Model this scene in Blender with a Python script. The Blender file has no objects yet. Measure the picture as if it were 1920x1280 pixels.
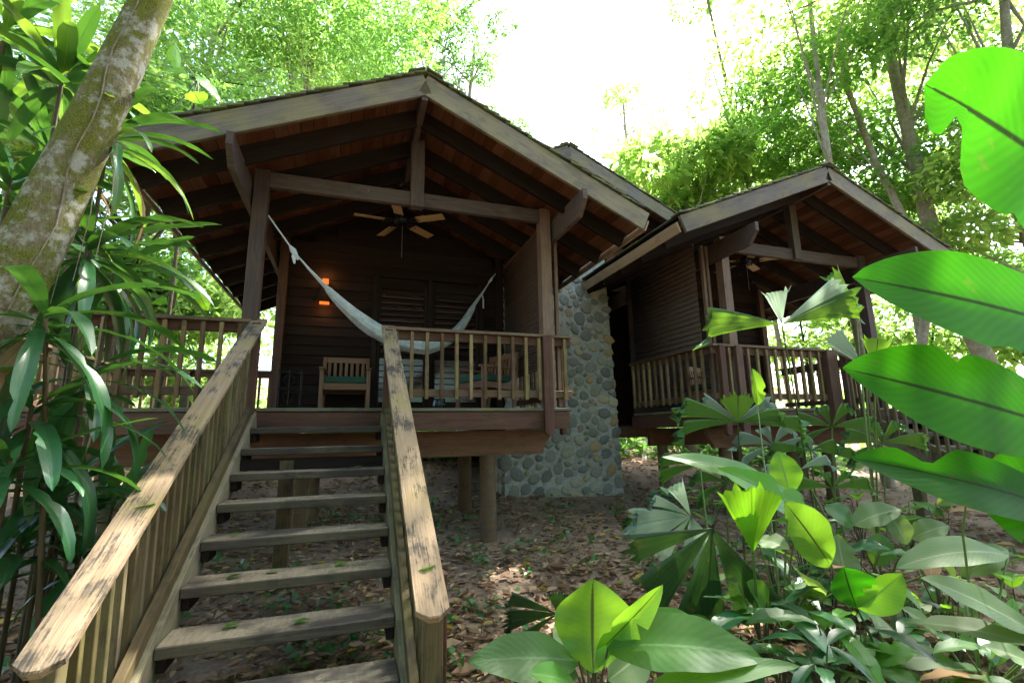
import bpy, bmesh, math, random
import numpy as np
from mathutils import Vector, Matrix
R = math.radians
rng = random.Random(7)
nr = np.random.default_rng(11)
S = bpy.context.scene
col = S.collection

# ------------------------------------------------------------------ camera
CAM = Vector((1.4788, -5.6767, -0.2913)); YAW, PITCH, ROLL, FPX = .3245, .1877, -.0165, 889.82
_f = Vector((math.sin(YAW)*math.cos(PITCH), math.cos(YAW)*math.cos(PITCH), math.sin(PITCH)))
_r0 = Vector((math.cos(YAW), -math.sin(YAW), 0)); _u0 = _r0.cross(_f)
_r = math.cos(ROLL)*_r0 + math.sin(ROLL)*_u0; _u = -math.sin(ROLL)*_r0 + math.cos(ROLL)*_u0
cd = bpy.data.cameras.new('camera'); cam = bpy.data.objects.new('camera', cd); col.objects.link(cam)
cd.sensor_width = 36; cd.lens = FPX/1920*36; cd.clip_start = .05; cd.clip_end = 400
cam.matrix_world = Matrix(((_r.x, _u.x, -_f.x, CAM.x), (_r.y, _u.y, -_f.y, CAM.y), (_r.z, _u.z, -_f.z, CAM.z), (0, 0, 0, 1)))
S.camera = cam
def at(u, v, t):
    """point of the place that stands t metres ahead along the sight line of (u, v) in the photograph"""
    return CAM + t*(_f + _r*((u-960)/FPX) - _u*((v-640)/FPX))

# ------------------------------------------------------------------ sky, sun, exposure
SUN_AZ, SUN_EL = R(58), R(57)
W = bpy.data.worlds.new('World'); S.world = W; W.use_nodes = True
wn = W.node_tree; bg = wn.nodes['Background']; sky = wn.nodes.new('ShaderNodeTexSky')
sky.sky_type = 'NISHITA'; sky.sun_disc = False; sky.sun_elevation = SUN_EL; sky.sun_rotation = SUN_AZ
sky.air_density = 1.0; sky.dust_density = 3.0; sky.ozone_density = .8
wn.links.new(sky.outputs[0], bg.inputs[0]); bg.inputs[1].default_value = .15
sl = bpy.data.lights.new('sun', 'SUN'); sl.energy = 4.2; sl.angle = R(.6); sl.color = (1, .95, .87)
so = bpy.data.objects.new('sun', sl); col.objects.link(so)
_sd = Vector((math.sin(SUN_AZ)*math.cos(SUN_EL), math.cos(SUN_AZ)*math.cos(SUN_EL), math.sin(SUN_EL)))
so.rotation_euler = (-_sd).to_track_quat('-Z', 'Y').to_euler(); so.location = (0, 0, 30)
S.view_settings.view_transform = 'Standard'; S.view_settings.look = 'None'
S.view_settings.gamma = 1; S.view_settings.use_curve_mapping = False
S.view_settings.exposure = 2.75
S.cycles.max_bounces = 7; S.cycles.diffuse_bounces = 4; S.cycles.glossy_bounces = 2; S.cycles.transmission_bounces = 5
S.cycles.use_adaptive_sampling = True; S.cycles.adaptive_threshold = .015
S.cycles.sample_clamp_indirect = 8; S.cycles.use_denoising = True

# ------------------------------------------------------------------ materials
def newmat(name):
    m = bpy.data.materials.new(name); m.use_nodes = True
    nt = m.node_tree; nt.nodes.clear()
    return m, nt
def nd(nt, t, ins=None, **kw):
    n = nt.nodes.new(t)
    for k, v in kw.items(): setattr(n, k, v)
    for k, v in (ins or {}).items():
        s = n.inputs[k]
        if hasattr(v, 'bl_idname') and hasattr(v, 'is_output'): nt.links.new(v, s)
        else: s.default_value = v
    return n
def ramp(nt, fac, stops):
    n = nt.nodes.new('ShaderNodeValToRGB'); nt.links.new(fac, n.inputs[0])
    e = n.color_ramp.elements
    while len(e) < len(stops): e.new(.5)
    for el, (p, c) in zip(e, stops): el.position = p; el.color = (*c, 1) if len(c) == 3 else c
    return n.outputs[0]
def mixc(nt, fac, a, b, mode='MIX'):
    n = nt.nodes.new('ShaderNodeMix'); n.data_type = 'RGBA'; n.blend_type = mode
    for i, v in ((0, fac), (6, a), (7, b)):
        if hasattr(v, 'is_output'): nt.links.new(v, n.inputs[i])
        elif i == 0: n.inputs[0].default_value = v
        else: n.inputs[i].default_value = (*v, 1)
    return n.outputs[2]
def math_(nt, op, a, b=0.0, clamp=False):
    n = nt.nodes.new('ShaderNodeMath'); n.operation = op; n.use_clamp = clamp
    for i, v in ((0, a), (1, b)):
        if hasattr(v, 'is_output'): nt.links.new(v, n.inputs[i])
        else: n.inputs[i].default_value = v
    return n.outputs[0]
def out(nt, sh): nt.links.new(sh, nt.nodes.new('ShaderNodeOutputMaterial').inputs[0])
def coords(nt, scale, seed=0.0):
    tc = nd(nt, 'ShaderNodeTexCoord'); oi = nd(nt, 'ShaderNodeObjectInfo')
    off = nd(nt, 'ShaderNodeVectorMath', {0: tc.outputs['Object']}, operation='ADD')
    mul = math_(nt, 'MULTIPLY', oi.outputs['Random'], 37.0)
    cmb = nd(nt, 'ShaderNodeCombineXYZ', {0: mul, 1: math_(nt, 'ADD', mul, seed), 2: mul})
    nt.links.new(cmb.outputs[0], off.inputs[1])
    mp = nd(nt, 'ShaderNodeMapping', {0: off.outputs[0]}); mp.inputs['Scale'].default_value = scale
    return mp.outputs[0], oi.outputs['Random']
def wood(name, c1, c2, mold=(.02, .018, .015), mold_amt=.3, moss=(.2, .18, .04), moss_amt=0.0, rough=.75, var=.35, wear=None, wear_amt=0., bump=.5, spec=.3, saw=0.):
    """grain runs along the board's own X axis"""
    m, nt = newmat(name)
    v, rnd = coords(nt, (1.0, 18, 18)); v2, _ = coords(nt, (3.0, 5, 5), 3.3); v3, _ = coords(nt, (3.5, 60, 60), 1.1)
    g = nd(nt, 'ShaderNodeTexNoise', {'Vector': v, 'Scale': 2.2, 'Detail': 8, 'Roughness': .65, 'Distortion': .6})
    f = nd(nt, 'ShaderNodeTexNoise', {'Vector': v3, 'Scale': 2.0, 'Detail': 4})
    p = nd(nt, 'ShaderNodeTexNoise', {'Vector': v2, 'Scale': 1.1, 'Detail': 7, 'Roughness': .7})
    q = nd(nt, 'ShaderNodeTexNoise', {'Vector': v2, 'Scale': .7, 'Detail': 4}); 
    c = mixc(nt, ramp(nt, g.outputs[0], [(.3, (0, 0, 0)), (.7, (1, 1, 1))]), c1, c2)
    if wear:      # trodden upper face: scuffed bare in patches, saw marks still showing
        ns = nd(nt, 'ShaderNodeSeparateXYZ', {0: nd(nt, 'ShaderNodeNewGeometry').outputs['True Normal']}).outputs[2]
        v4, _ = coords(nt, (55, 9, 1), 2.2); sw = nd(nt, 'ShaderNodeTexNoise', {'Vector': v4, 'Scale': 1.0, 'Detail': 3}).outputs[0]
        wf = math_(nt, 'MULTIPLY', ramp(nt, q.outputs[0], [(.36, (0, 0, 0)), (.56, (1, 1, 1))]), math_(nt, 'ADD', math_(nt, 'MULTIPLY', sw, 1.1), .2, True))
        c = mixc(nt, math_(nt, 'MULTIPLY', math_(nt, 'MULTIPLY', wf, wear_amt), ramp(nt, ns, [(.7, (.08, .08, .08)), (.9, (1, 1, 1))])), c, wear)
    if moss_amt: c = mixc(nt, math_(nt, 'MULTIPLY', ramp(nt, math_(nt, 'ADD', q.outputs[0], math_(nt, 'MULTIPLY', rnd, .18)), [(.5, (0, 0, 0)), (.68, (1, 1, 1))]), moss_amt), c, moss)
    if mold_amt:
        mm = math_(nt, 'ADD', math_(nt, 'MULTIPLY', p.outputs[0], .72), math_(nt, 'MULTIPLY', f.outputs[0], .28))
        c = mixc(nt, math_(nt, 'MULTIPLY', ramp(nt, mm, [(.5, (0, 0, 0)), (.58, (1, 1, 1))]), mold_amt), c, mold)
    hv = nd(nt, 'ShaderNodeHueSaturation', {'Color': c, 'Value': math_(nt, 'ADD', math_(nt, 'MULTIPLY', rnd, var), 1-var/2), 'Saturation': math_(nt, 'ADD', math_(nt, 'MULTIPLY', rnd, -.2), 1.1)})
    bp_ = nd(nt, 'ShaderNodeBump', {'Height': math_(nt, 'ADD', f.outputs[0], g.outputs[0]), 'Strength': bump, 'Distance': .004})
    b = nd(nt, 'ShaderNodeBsdfPrincipled', {'Base Color': hv.outputs[0], 'Roughness': rough, 'Normal': bp_.outputs[0], 'Specular IOR Level': spec})
    out(nt, b.outputs[0]); return m
def plain(name, c, rough=.5, metal=0., noise=.25, scale=20., spec=.5):
    m, nt = newmat(name); v, rnd = coords(nt, (1, 1, 1))
    n = nd(nt, 'ShaderNodeTexNoise', {'Vector': v, 'Scale': scale, 'Detail': 5})
    k = math_(nt, 'ADD', math_(nt, 'MULTIPLY', n.outputs[0], noise*2), 1-noise)
    hv = nd(nt, 'ShaderNodeHueSaturation', {'Color': (*c, 1), 'Value': k})
    bp_ = nd(nt, 'ShaderNodeBump', {'Height': n.outputs[0], 'Strength': .15, 'Distance': .003})
    b = nd(nt, 'ShaderNodeBsdfPrincipled', {'Base Color': hv.outputs[0], 'Roughness': rough, 'Metallic': metal, 'Normal': bp_.outputs[0], 'Specular IOR Level': spec})
    out(nt, b.outputs[0]); return m
def leafmat(name, c1, c2, tr, tmix=.4, rough=.35, veins=60., vein_c=None, island=False, spot=0., var=.5, pleat=False, spec=.5, vein_amt=.35):
    """broad leaf: gloss above, light shining through; UV u runs along the midrib, v across"""
    m, nt = newmat(name); v, rnd = coords(nt, (1, 1, 1))
    if island: rnd = nd(nt, 'ShaderNodeNewGeometry').outputs['Random Per Island']
    n = nd(nt, 'ShaderNodeTexNoise', {'Vector': v, 'Scale': .5 if island else 7., 'Detail': 6, 'Roughness': .65})
    k = math_(nt, 'ADD', math_(nt, 'MULTIPLY', n.outputs[0], .6), math_(nt, 'MULTIPLY', rnd, .5), True)
    c = mixc(nt, k, c1, c2); t = mixc(nt, k, tuple(x*.75 for x in tr), tr)
    bump = None
    if not island:
        uv = nd(nt, 'ShaderNodeUVMap'); sp = nd(nt, 'ShaderNodeSeparateXYZ', {0: uv.outputs[0]})
        av = math_(nt, 'ABSOLUTE', math_(nt, 'SUBTRACT', sp.outputs[1], .5))
        ph = sp.outputs[1] if pleat else math_(nt, 'SUBTRACT', sp.outputs[0], math_(nt, 'MULTIPLY', av, .45))
        w = math_(nt, 'SINE', math_(nt, 'MULTIPLY', ph, veins*6.2832))
        ww = math_(nt, 'ADD', math_(nt, 'MULTIPLY', w, .5), .5)
        c = mixc(nt, math_(nt, 'MULTIPLY', ww, vein_amt), c, tuple(x*.62 for x in c1))
        t = mixc(nt, math_(nt, 'MULTIPLY', ww, vein_amt), t, tuple(x*.6 for x in tr))
        if not pleat:
            rib = ramp(nt, av, [(.012, (1, 1, 1)), (.03, (0, 0, 0))])
            vc = vein_c or tuple(min(1, x*1.7) for x in c2)
            c = mixc(nt, rib, c, vc); t = mixc(nt, rib, t, tuple(x*.5 for x in vc))
        bump = nd(nt, 'ShaderNodeBump', {'Height': math_(nt, 'ADD', ww, n.outputs[0]), 'Strength': .10, 'Distance': .004}).outputs[0]
        if spot:
            sn = nd(nt, 'ShaderNodeTexNoise', {'Vector': v, 'Scale': 9., 'Detail': 6, 'Roughness': .7})
            sm = math_(nt, 'MULTIPLY', ramp(nt, sn.outputs[0], [(.6, (0, 0, 0)), (.68, (1, 1, 1))]), spot)
            c = mixc(nt, sm, c, (.22, .17, .05)); t = mixc(nt, sm, t, (.25, .18, .04))
    kk = math_(nt, 'ADD', math_(nt, 'MULTIPLY', rnd, var), 1-var/2)
    c = nd(nt, 'ShaderNodeHueSaturation', {'Color': c, 'Value': kk}).outputs[0]
    b = nd(nt, 'ShaderNodeBsdfPrincipled', {'Base Color': c, 'Roughness': rough, 'Specular IOR Level': spec})
    tl = nd(nt, 'ShaderNodeBsdfTranslucent', {'Color': t})
    if bump: nt.links.new(bump, b.inputs['Normal'])
    mx = nd(nt, 'ShaderNodeMixShader', {0: tmix, 1: b.outputs[0], 2: tl.outputs[0]}); out(nt, mx.outputs[0]); return m

M = {}
M['rail'] = wood('weathered_handrail', (.215, .15, .095), (.335, .25, .16), mold=(.04, .035, .03), mold_amt=.9, moss=(.26, .21, .07), moss_amt=.45, var=.25, rough=.85, bump=.8)
M['cap'] = wood('brown_rail_cap', (.09, .048, .033), (.17, .098, .066), mold=(.02, .015, .012), mold_amt=.4, moss=(.13, .10, .04), moss_amt=.5)
M['baluster'] = wood('baluster_wood', (.10, .055, .033), (.21, .125, .06), mold=(.03, .02, .014), mold_amt=.5, moss=(.19, .14, .045), moss_amt=.75, var=.8)
M['olive'] = wood('mossy_stair_timber', (.085, .06, .03), (.155, .115, .055), mold=(.03, .025, .016), mold_amt=.6, moss=(.115, .105, .03), moss_amt=.6, var=.5)
M['stringer'] = wood('stringer_wood', (.16, .135, .085), (.25, .21, .13), mold=(.055, .05, .035), mold_amt=.6, moss=(.13, .12, .04), moss_amt=.5)
M['tread'] = wood('stair_tread_wood', (.03, .024, .02), (.08, .062, .046), mold=(.018, .015, .012), mold_amt=.6, wear=(.40, .31, .20), wear_amt=.85, moss=(.12, .11, .03), moss_amt=.15, var=.3)
M['deck'] = wood('deck_board_wood', (.09, .08, .06), (.17, .15, .11), mold=(.04, .035, .03), mold_amt=.4, moss=(.15, .15, .03), moss_amt=.5)
M['beam'] = wood('dark_stained_beam', (.058, .024, .017), (.125, .056, .04), mold_amt=.3, moss=(.12, .10, .03), moss_amt=.12, rough=.65, spec=.2)
M['under'] = wood('red_brown_bearer', (.11, .045, .02), (.19, .085, .04), mold_amt=.35, rough=.65)
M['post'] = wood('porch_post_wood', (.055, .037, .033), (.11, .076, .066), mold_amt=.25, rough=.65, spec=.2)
M['postr'] = wood('brown_post_wood', (.11, .062, .042), (.20, .118, .08), mold_amt=.3, rough=.6)  # lighter, warmer brown than porch_post_wood
M['barge'] = wood('weathered_barge_board', (.10, .08, .068), (.19, .155, .13), mold=(.06, .05, .045), mold_amt=.4, moss=(.24, .2, .075), moss_amt=.45, rough=.7)
M['fascia'] = wood('tan_eave_fascia', (.26, .17, .10), (.38, .26, .15), mold_amt=.3, rough=.6)
M['plank'] = wood('red_ceiling_plank', (.08, .029, .015), (.165, .062, .029), mold=(.06, .022, .012), mold_amt=.35, var=.7, rough=.5)
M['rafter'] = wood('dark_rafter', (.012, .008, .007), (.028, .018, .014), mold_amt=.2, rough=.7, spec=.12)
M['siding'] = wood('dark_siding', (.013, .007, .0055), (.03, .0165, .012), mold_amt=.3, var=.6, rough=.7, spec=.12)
M['louvre'] = wood('louvre_wood', (.05, .024, .022), (.10, .046, .04), mold_amt=.05, rough=.2, var=.3, spec=1.0, bump=.1)
M['bamboo'] = wood('blind_reed', (.05, .03, .022), (.10, .06, .042), mold_amt=.2, rough=.6)
M['shingle'] = wood('mossy_roof_shingle', (.05, .045, .035), (.11, .10, .075), mold=(.03, .03, .02), mold_amt=.5, moss=(.12, .15, .03), moss_amt=.7, var=.6)
M['teak'] = wood('chair_teak', (.13, .06, .03), (.21, .10, .05), mold_amt=.1, rough=.45)
M['pole'] = wood('round_timber_pole', (.075, .042, .023), (.15, .088, .048), mold=(.06, .055, .045), mold_amt=.55, moss=(.16, .15, .06), moss_amt=.3)
M['blade'] = wood('fan_blade_wood', (.42, .27, .14), (.55, .37, .2), mold_amt=.0, rough=.4, var=.1)
M['iron'] = plain('dark_metal', (.02, .02, .022), .4, .6)
M['cushion'] = plain('green_cushion', (.012, .062, .042), .85, 0, .2, 60)
M['rope'] = plain('hammock_cotton', (.60, .66, .72), .9, 0, .18, 90)
M['zinc'] = plain('bolt_metal', (.5, .5, .5), .35, .8)
M['glaze'] = plain('dark_glaze', (.012, .015, .02), .12)

def mortar():
    m, nt = newmat('wall_mortar'); v, _ = coords(nt, (1, 1, 1))
    n = nd(nt, 'ShaderNodeTexNoise', {'Vector': v, 'Scale': 14., 'Detail': 10, 'Roughness': .7})
    c = ramp(nt, n.outputs[0], [(.3, (.2, .195, .175)), (.7, (.42, .41, .37))])
    bm_ = nd(nt, 'ShaderNodeBump', {'Height': n.outputs[0], 'Strength': .8, 'Distance': .02})
    out(nt, nd(nt, 'ShaderNodeBsdfPrincipled', {'Base Color': c, 'Roughness': .9, 'Normal': bm_.outputs[0]}).outputs[0]); return m
def stone():
    m, nt = newmat('river_stone'); v, rnd = coords(nt, (1, 1, 1))
    n = nd(nt, 'ShaderNodeTexNoise', {'Vector': v, 'Scale': 9., 'Detail': 9, 'Roughness': .65, 'Distortion': .8})
    base = ramp(nt, rnd, [(0, (.105, .108, .10)), (.22, (.19, .19, .165)), (.4, (.14, .142, .13)), (.5, (.23, .22, .165)), (.62, (.30, .285, .225)), (.78, (.145, .147, .135)), (.88, (.32, .21, .10)), (1, (.38, .34, .24))])
    nt.nodes[-1].color_ramp.interpolation = 'LINEAR'
    c = mixc(nt, n.outputs[0], base, ramp(nt, n.outputs[0], [(.35, (.5, .5, .5)), (.65, (1.6, 1.55, 1.45))]), 'MULTIPLY')
    ms = nd(nt, 'ShaderNodeTexNoise', {'Vector': v, 'Scale': 3., 'Detail': 4})
    c = mixc(nt, math_(nt, 'MULTIPLY', ramp(nt, ms.outputs[0], [(.58, (0, 0, 0)), (.7, (1, 1, 1))]), .45), c, (.13, .14, .04))
    bm_ = nd(nt, 'ShaderNodeBump', {'Height': n.outputs[0], 'Strength': .6, 'Distance': .015})
    out(nt, nd(nt, 'ShaderNodeBsdfPrincipled', {'Base Color': c, 'Roughness': .75, 'Normal': bm_.outputs[0]}).outputs[0]); return m
M['mortar'] = mortar(); M['stone'] = stone()
def soil():
    m, nt = newmat('forest_soil'); tc = nd(nt, 'ShaderNodeTexCoord')
    n = nd(nt, 'ShaderNodeTexNoise', {'Vector': tc.outputs['Object'], 'Scale': 1.1, 'Detail': 10, 'Roughness': .65})
    k = nd(nt, 'ShaderNodeTexNoise', {'Vector': tc.outputs['Object'], 'Scale': 30., 'Detail': 8, 'Roughness': .7})
    c = ramp(nt, n.outputs[0], [(.3, (.10, .066, .04)), (.5, (.19, .13, .08)), (.68, (.30, .215, .135))])
    c = mixc(nt, .7, c, ramp(nt, k.outputs[0], [(.3, (.4, .4, .4)), (.7, (1.5, 1.5, 1.5))]), 'MULTIPLY')
    bm_ = nd(nt, 'ShaderNodeBump', {'Height': k.outputs[0], 'Strength': .9, 'Distance': .03})
    out(nt, nd(nt, 'ShaderNodeBsdfPrincipled', {'Base Color': c, 'Roughness': .95, 'Normal': bm_.outputs[0]}).outputs[0]); return m
M['soil'] = soil()
def litter():
    m, nt = newmat('dead_leaf'); g = nd(nt, 'ShaderNodeNewGeometry').outputs['Random Per Island']
    c = ramp(nt, g, [(0, (.13, .065, .038)), (.2, (.26, .14, .078)), (.4, (.38, .23, .14)), (.55, (.2, .11, .07)), (.7, (.46, .31, .19)), (.82, (.33, .21, .14)), (.92, (.56, .40, .23)), (.965, (.48, .29, .03)), (1, (.12, .19, .03))])
    c = mixc(nt, 1.0, c, (.80, .84, .78), 'MULTIPLY')
    b = nd(nt, 'ShaderNodeBsdfPrincipled', {'Base Color': c, 'Roughness': .75, 'Specular IOR Level': .2}); t = nd(nt, 'ShaderNodeBsdfTranslucent', {'Color': c})
    out(nt, nd(nt, 'ShaderNodeMixShader', {0: .2, 1: b.outputs[0], 2: t.outputs[0]}).outputs[0]); return m
M['litter'] = litter()
def bark(name, c1, c2, moss, lichen, mamt, lamt):
    m, nt = newmat(name); v, _ = coords(nt, (1, 1, 1)); v2, _ = coords(nt, (22, 22, 7))
    N = lambda vec, sc, de=8, ro=.7: nd(nt, 'ShaderNodeTexNoise', {'Vector': vec, 'Scale': sc, 'Detail': de, 'Roughness': ro}).outputs[0]
    a = N(v2, 2.4, 12, .75); b_ = N(v, 13., 12, .8); l = N(v, 11., 8, .7); k = N(v, 140., 6); big = N(v, 2.2, 4)
    c = mixc(nt, ramp(nt, a, [(.38, (0, 0, 0)), (.62, (1, 1, 1))]), c1, c2)
    mk = math_(nt, 'ADD', math_(nt, 'MULTIPLY', b_, .6), math_(nt, 'MULTIPLY', big, .4))
    c = mixc(nt, math_(nt, 'MULTIPLY', ramp(nt, mk, [(.43, (0, 0, 0)), (.53, (1, 1, 1))]), mamt), c, mixc(nt, ramp(nt, k, [(.35, (0, 0, 0)), (.65, (1, 1, 1))]), tuple(x*.35 for x in moss), tuple(x*1.7 for x in moss)))
    lk = math_(nt, 'ADD', math_(nt, 'MULTIPLY', l, .6), math_(nt, 'MULTIPLY', big, -.4))
    c = mixc(nt, math_(nt, 'MULTIPLY', ramp(nt, lk, [(.10, (0, 0, 0)), (.16, (1, 1, 1))]), lamt), c, mixc(nt, k, tuple(x*.5 for x in lichen), lichen))
    h = math_(nt, 'ADD', math_(nt, 'MULTIPLY', a, 1.2), math_(nt, 'MULTIPLY', k, .8))
    bm_ = nd(nt, 'ShaderNodeBump', {'Height': h, 'Strength': 1.0, 'Distance': .025})
    out(nt, nd(nt, 'ShaderNodeBsdfPrincipled', {'Base Color': c, 'Roughness': .95, 'Normal': bm_.outputs[0], 'Specular IOR Level': .15}).outputs[0]); return m
M['mossbark'] = bark('mossy_bark', (.15, .115, .08), (.36, .30, .215), (.16, .18, .025), (.62, .62, .54), .95, .9)
M['palebark'] = bark('pale_bark', (.28, .22, .16), (.5, .43, .34), (.16, .16, .06), (.65, .62, .55), .3, .5)
M['darkbark'] = bark('dark_bark', (.05, .035, .025), (.13, .09, .06), (.07, .08, .02), (.3, .3, .25), .5, .2)
# foliage
M['drac'] = leafmat('dracaena_leaf', (.014, .062, .026), (.03, .115, .036), (.10, .26, .02), .25, .32, 24, vein_c=(.07, .17, .05), var=.7, vein_amt=.1)
M['dracy'] = leafmat('dracaena_striped_leaf', (.03, .10, .02), (.07, .17, .03), (.24, .42, .03), .38, .32, 20, vein_c=(.26, .36, .06), var=.4, vein_amt=.1)
M['giant'] = leafmat('giant_paddle_leaf', (.018, .085, .008), (.028, .12, .012), (.065, .38, .004), .66, .42, 22, vein_c=(.035, .07, .012), spot=.3, var=.2, vein_amt=.3, spec=.25)
M['ginger'] = leafmat('ginger_leaf', (.035, .125, .02), (.065, .19, .028), (.26, .56, .02), .5, .5, 14, vein_c=(.14, .28, .08), spot=.2, var=.5, vein_amt=.16)
M['bright'] = leafmat('young_leaf', (.05, .19, .02), (.09, .27, .03), (.32, .62, .03), .5, .35, 14, vein_c=(.08, .12, .02), spot=.1, var=.2, vein_amt=.12)
M['pale'] = leafmat('pale_leaf', (.075, .15, .045), (.14, .23, .07), (.28, .42, .06), .4, .55, 20, vein_c=(.3, .38, .18), spot=.35, var=.5, vein_amt=.25)
M['fan'] = leafmat('fan_palm_leaf', (.04, .145, .03), (.075, .22, .042), (.26, .52, .03), .48, .45, 7, pleat=True, var=.5, vein_amt=.35)
M['fanpale'] = leafmat('pale_fan_palm_leaf', (.30, .42, .35), (.42, .56, .48), (.5, .68, .45), .5, .33, 7, pleat=True, var=.2, vein_amt=.3)  # silvery leaf; sky reflection is also put into this colour
M['fandark'] = leafmat('old_fan_palm_leaf', (.018, .06, .024), (.042, .10, .035), (.08, .2, .025), .25, .4, 7, pleat=True, spot=.5, var=.3, vein_amt=.5)
M['fanyoung'] = leafmat('new_fan_palm_leaf', (.12, .34, .012), (.2, .44, .018), (.32, .72, .02), .5, .4, 7, pleat=True, var=.1, vein_amt=.3)
M['dead'] = leafmat('dead_leaf_blade', (.16, .09, .04), (.30, .19, .09), (.35, .2, .07), .25, .7, 14, vein_c=(.3, .22, .12), var=.5, vein_amt=.3, spec=.15)
M['stem'] = plain('green_stem', (.10, .16, .035), .45, 0, .3, 8)
M['stemdark'] = plain('brown_stem', (.07, .055, .025), .6, 0, .4, 14)
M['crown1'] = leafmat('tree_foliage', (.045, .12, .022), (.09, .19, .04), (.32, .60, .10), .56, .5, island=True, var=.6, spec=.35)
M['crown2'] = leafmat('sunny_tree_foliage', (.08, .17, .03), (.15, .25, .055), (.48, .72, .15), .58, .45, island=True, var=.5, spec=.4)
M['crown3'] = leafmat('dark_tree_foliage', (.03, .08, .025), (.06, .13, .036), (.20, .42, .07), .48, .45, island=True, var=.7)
M['seed'] = leafmat('seedling_foliage', (.02, .10, .03), (.05, .16, .04), (.12, .32, .04), .3, .4, island=True, var=.7)

# ------------------------------------------------------------------ builders
def link(o, parent=None):
    col.objects.link(o)
    if parent is not None: o.parent = parent
    return o
def thing(name, label, cat, loc=(0, 0, 0), group=None):
    o = bpy.data.objects.new(name, None); o.empty_display_size = .2; link(o); o.location = loc
    o['label'] = label; o['category'] = cat
    if group: o['group'] = group
    return o
def tag(o, label, cat, group=None):
    o['label'] = label; o['category'] = cat
    if group: o['group'] = group
    return o
def mesh_np(name, v, f, smooth=False, uv=None):
    """v (n,3), f (m,k) index array"""
    v = np.asarray(v, np.float32); f = np.asarray(f, np.int32); k = f.shape[1]
    me = bpy.data.meshes.new(name); me.vertices.add(len(v)); me.vertices.foreach_set('co', v.ravel())
    me.loops.add(f.size); me.loops.foreach_set('vertex_index', f.ravel())
    me.polygons.add(len(f)); me.polygons.foreach_set('loop_start', np.arange(0, f.size, k, dtype=np.int32))
    if smooth: me.polygons.foreach_set('use_smooth', np.ones(len(f), bool))
    if uv is not None:
        l = me.uv_layers.new(name='UVMap'); l.data.foreach_set('uv', np.asarray(uv, np.float32)[f.ravel()].ravel())
    me.update(calc_edges=True); me.validate(); return me
def put(name, me, mat, parent=None, mw=None, origin=None):
    """me holds world coordinates unless mw is given; the parent's placement is taken off again"""
    if mat is not None and not me.materials: me.materials.append(mat)
    o = bpy.data.objects.new(name, me); link(o, parent)
    w = mw if mw is not None else Matrix.Identity(4)
    P = Matrix.Identity(4); q = parent
    while q is not None: P = q.matrix_basis @ P; q = q.parent
    o.matrix_basis = P.inverted() @ w
    return o
_bc = {}
def boxmesh(l, w, h, c=.004, chop=0.):
    key = (round(l, 4), round(w, 4), round(h, 4), c, chop)
    if key in _bc: return _bc[key]
    bm = bmesh.new(); x, y, z = l/2, w/2, h/2
    c = min(c, w*.3, h*.3)
    for sx in (-1, 1):
        for sy in (-1, 1):
            for sz in (-1, 1):
                xe = x - (chop if sx > 0 else 0)
                for p in ((x-c, y-c, z), (x-c, y, z-c), (x, y-c, z-c)):
                    px = p[0]
                    bm.verts.new((sx*px, sy*(p[1] - (chop if (sx > 0 and chop) else 0)), sz*p[2]))
                if chop and sx > 0: bm.verts.new((xe, sy*y, sz*(z-c)))
    r = bmesh.ops.convex_hull(bm, input=bm.verts)
    bmesh.ops.delete(bm, geom=list({g for g in r['geom_interior'] + r['geom_unused'] if isinstance(g, bmesh.types.BMVert)}), context='VERTS')
    bmesh.ops.dissolve_limit(bm, angle_limit=.01, verts=bm.verts, edges=bm.edges)
    me = bpy.data.meshes.new('board'); bm.to_mesh(me); bm.free(); _bc[key] = me; return me
def board(name, p0, p1, w, h, mat, parent=None, up=(0, 0, 1), c=.004, chop=0.):
    """a squared timber from p0 to p1; h is measured along up, w across it"""
    p0, p1 = Vector(p0), Vector(p1); X = (p1-p0); l = X.length; X.normalize()
    Z = Vector(up); Z = (Z - X*Z.dot(X)).normalized(); Y = Z.cross(X)
    me = boxmesh(l, w, h, c, chop)
    if me.materials and me.materials[0] != mat: me = me.copy(); me.materials.clear()
    mw = Matrix((X, Y, Z)).transposed().to_4x4(); mw.translation = (p0+p1)/2
    return put(name, me, mat, parent, mw)
def tube(pts, rads, n=8, cap=True, wob=0.):
    pts = [Vector(p) for p in pts]; V = []; F = []
    ref = Vector((.3, .2, .93))
    for i, p in enumerate(pts):
        t = (pts[min(i+1, len(pts)-1)] - pts[max(i-1, 0)]).normalized()
        a = t.cross(ref).normalized(); b = t.cross(a)
        for k in range(n):
            an = 2*math.pi*k/n; rr = rads[i]*(1 + (rng.uniform(-wob, wob) if wob else 0))
            V.append(p + a*math.cos(an)*rr + b*math.sin(an)*rr)
    for i in range(len(pts)-1):
        for k in range(n):
            F.append((i*n+k, i*n+(k+1) % n, (i+1)*n+(k+1) % n, (i+1)*n+k))
    return V, F
def tubeobj(name, pts, rads, mat, parent=None, n=8, wob=0.):
    V, F = tube(pts, rads, n, wob=wob); return put(name, mesh_np(name, V, F, True), mat, parent)
def join_v(parts):
    V = []; F = []
    for v, f in parts:
        o = len(V); V += list(v); F += [tuple(i+o for i in q) for q in f]
    return V, F
def bez(a, b, c, s): return a*(1-s)**2 + b*2*s*(1-s) + c*s*s
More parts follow.
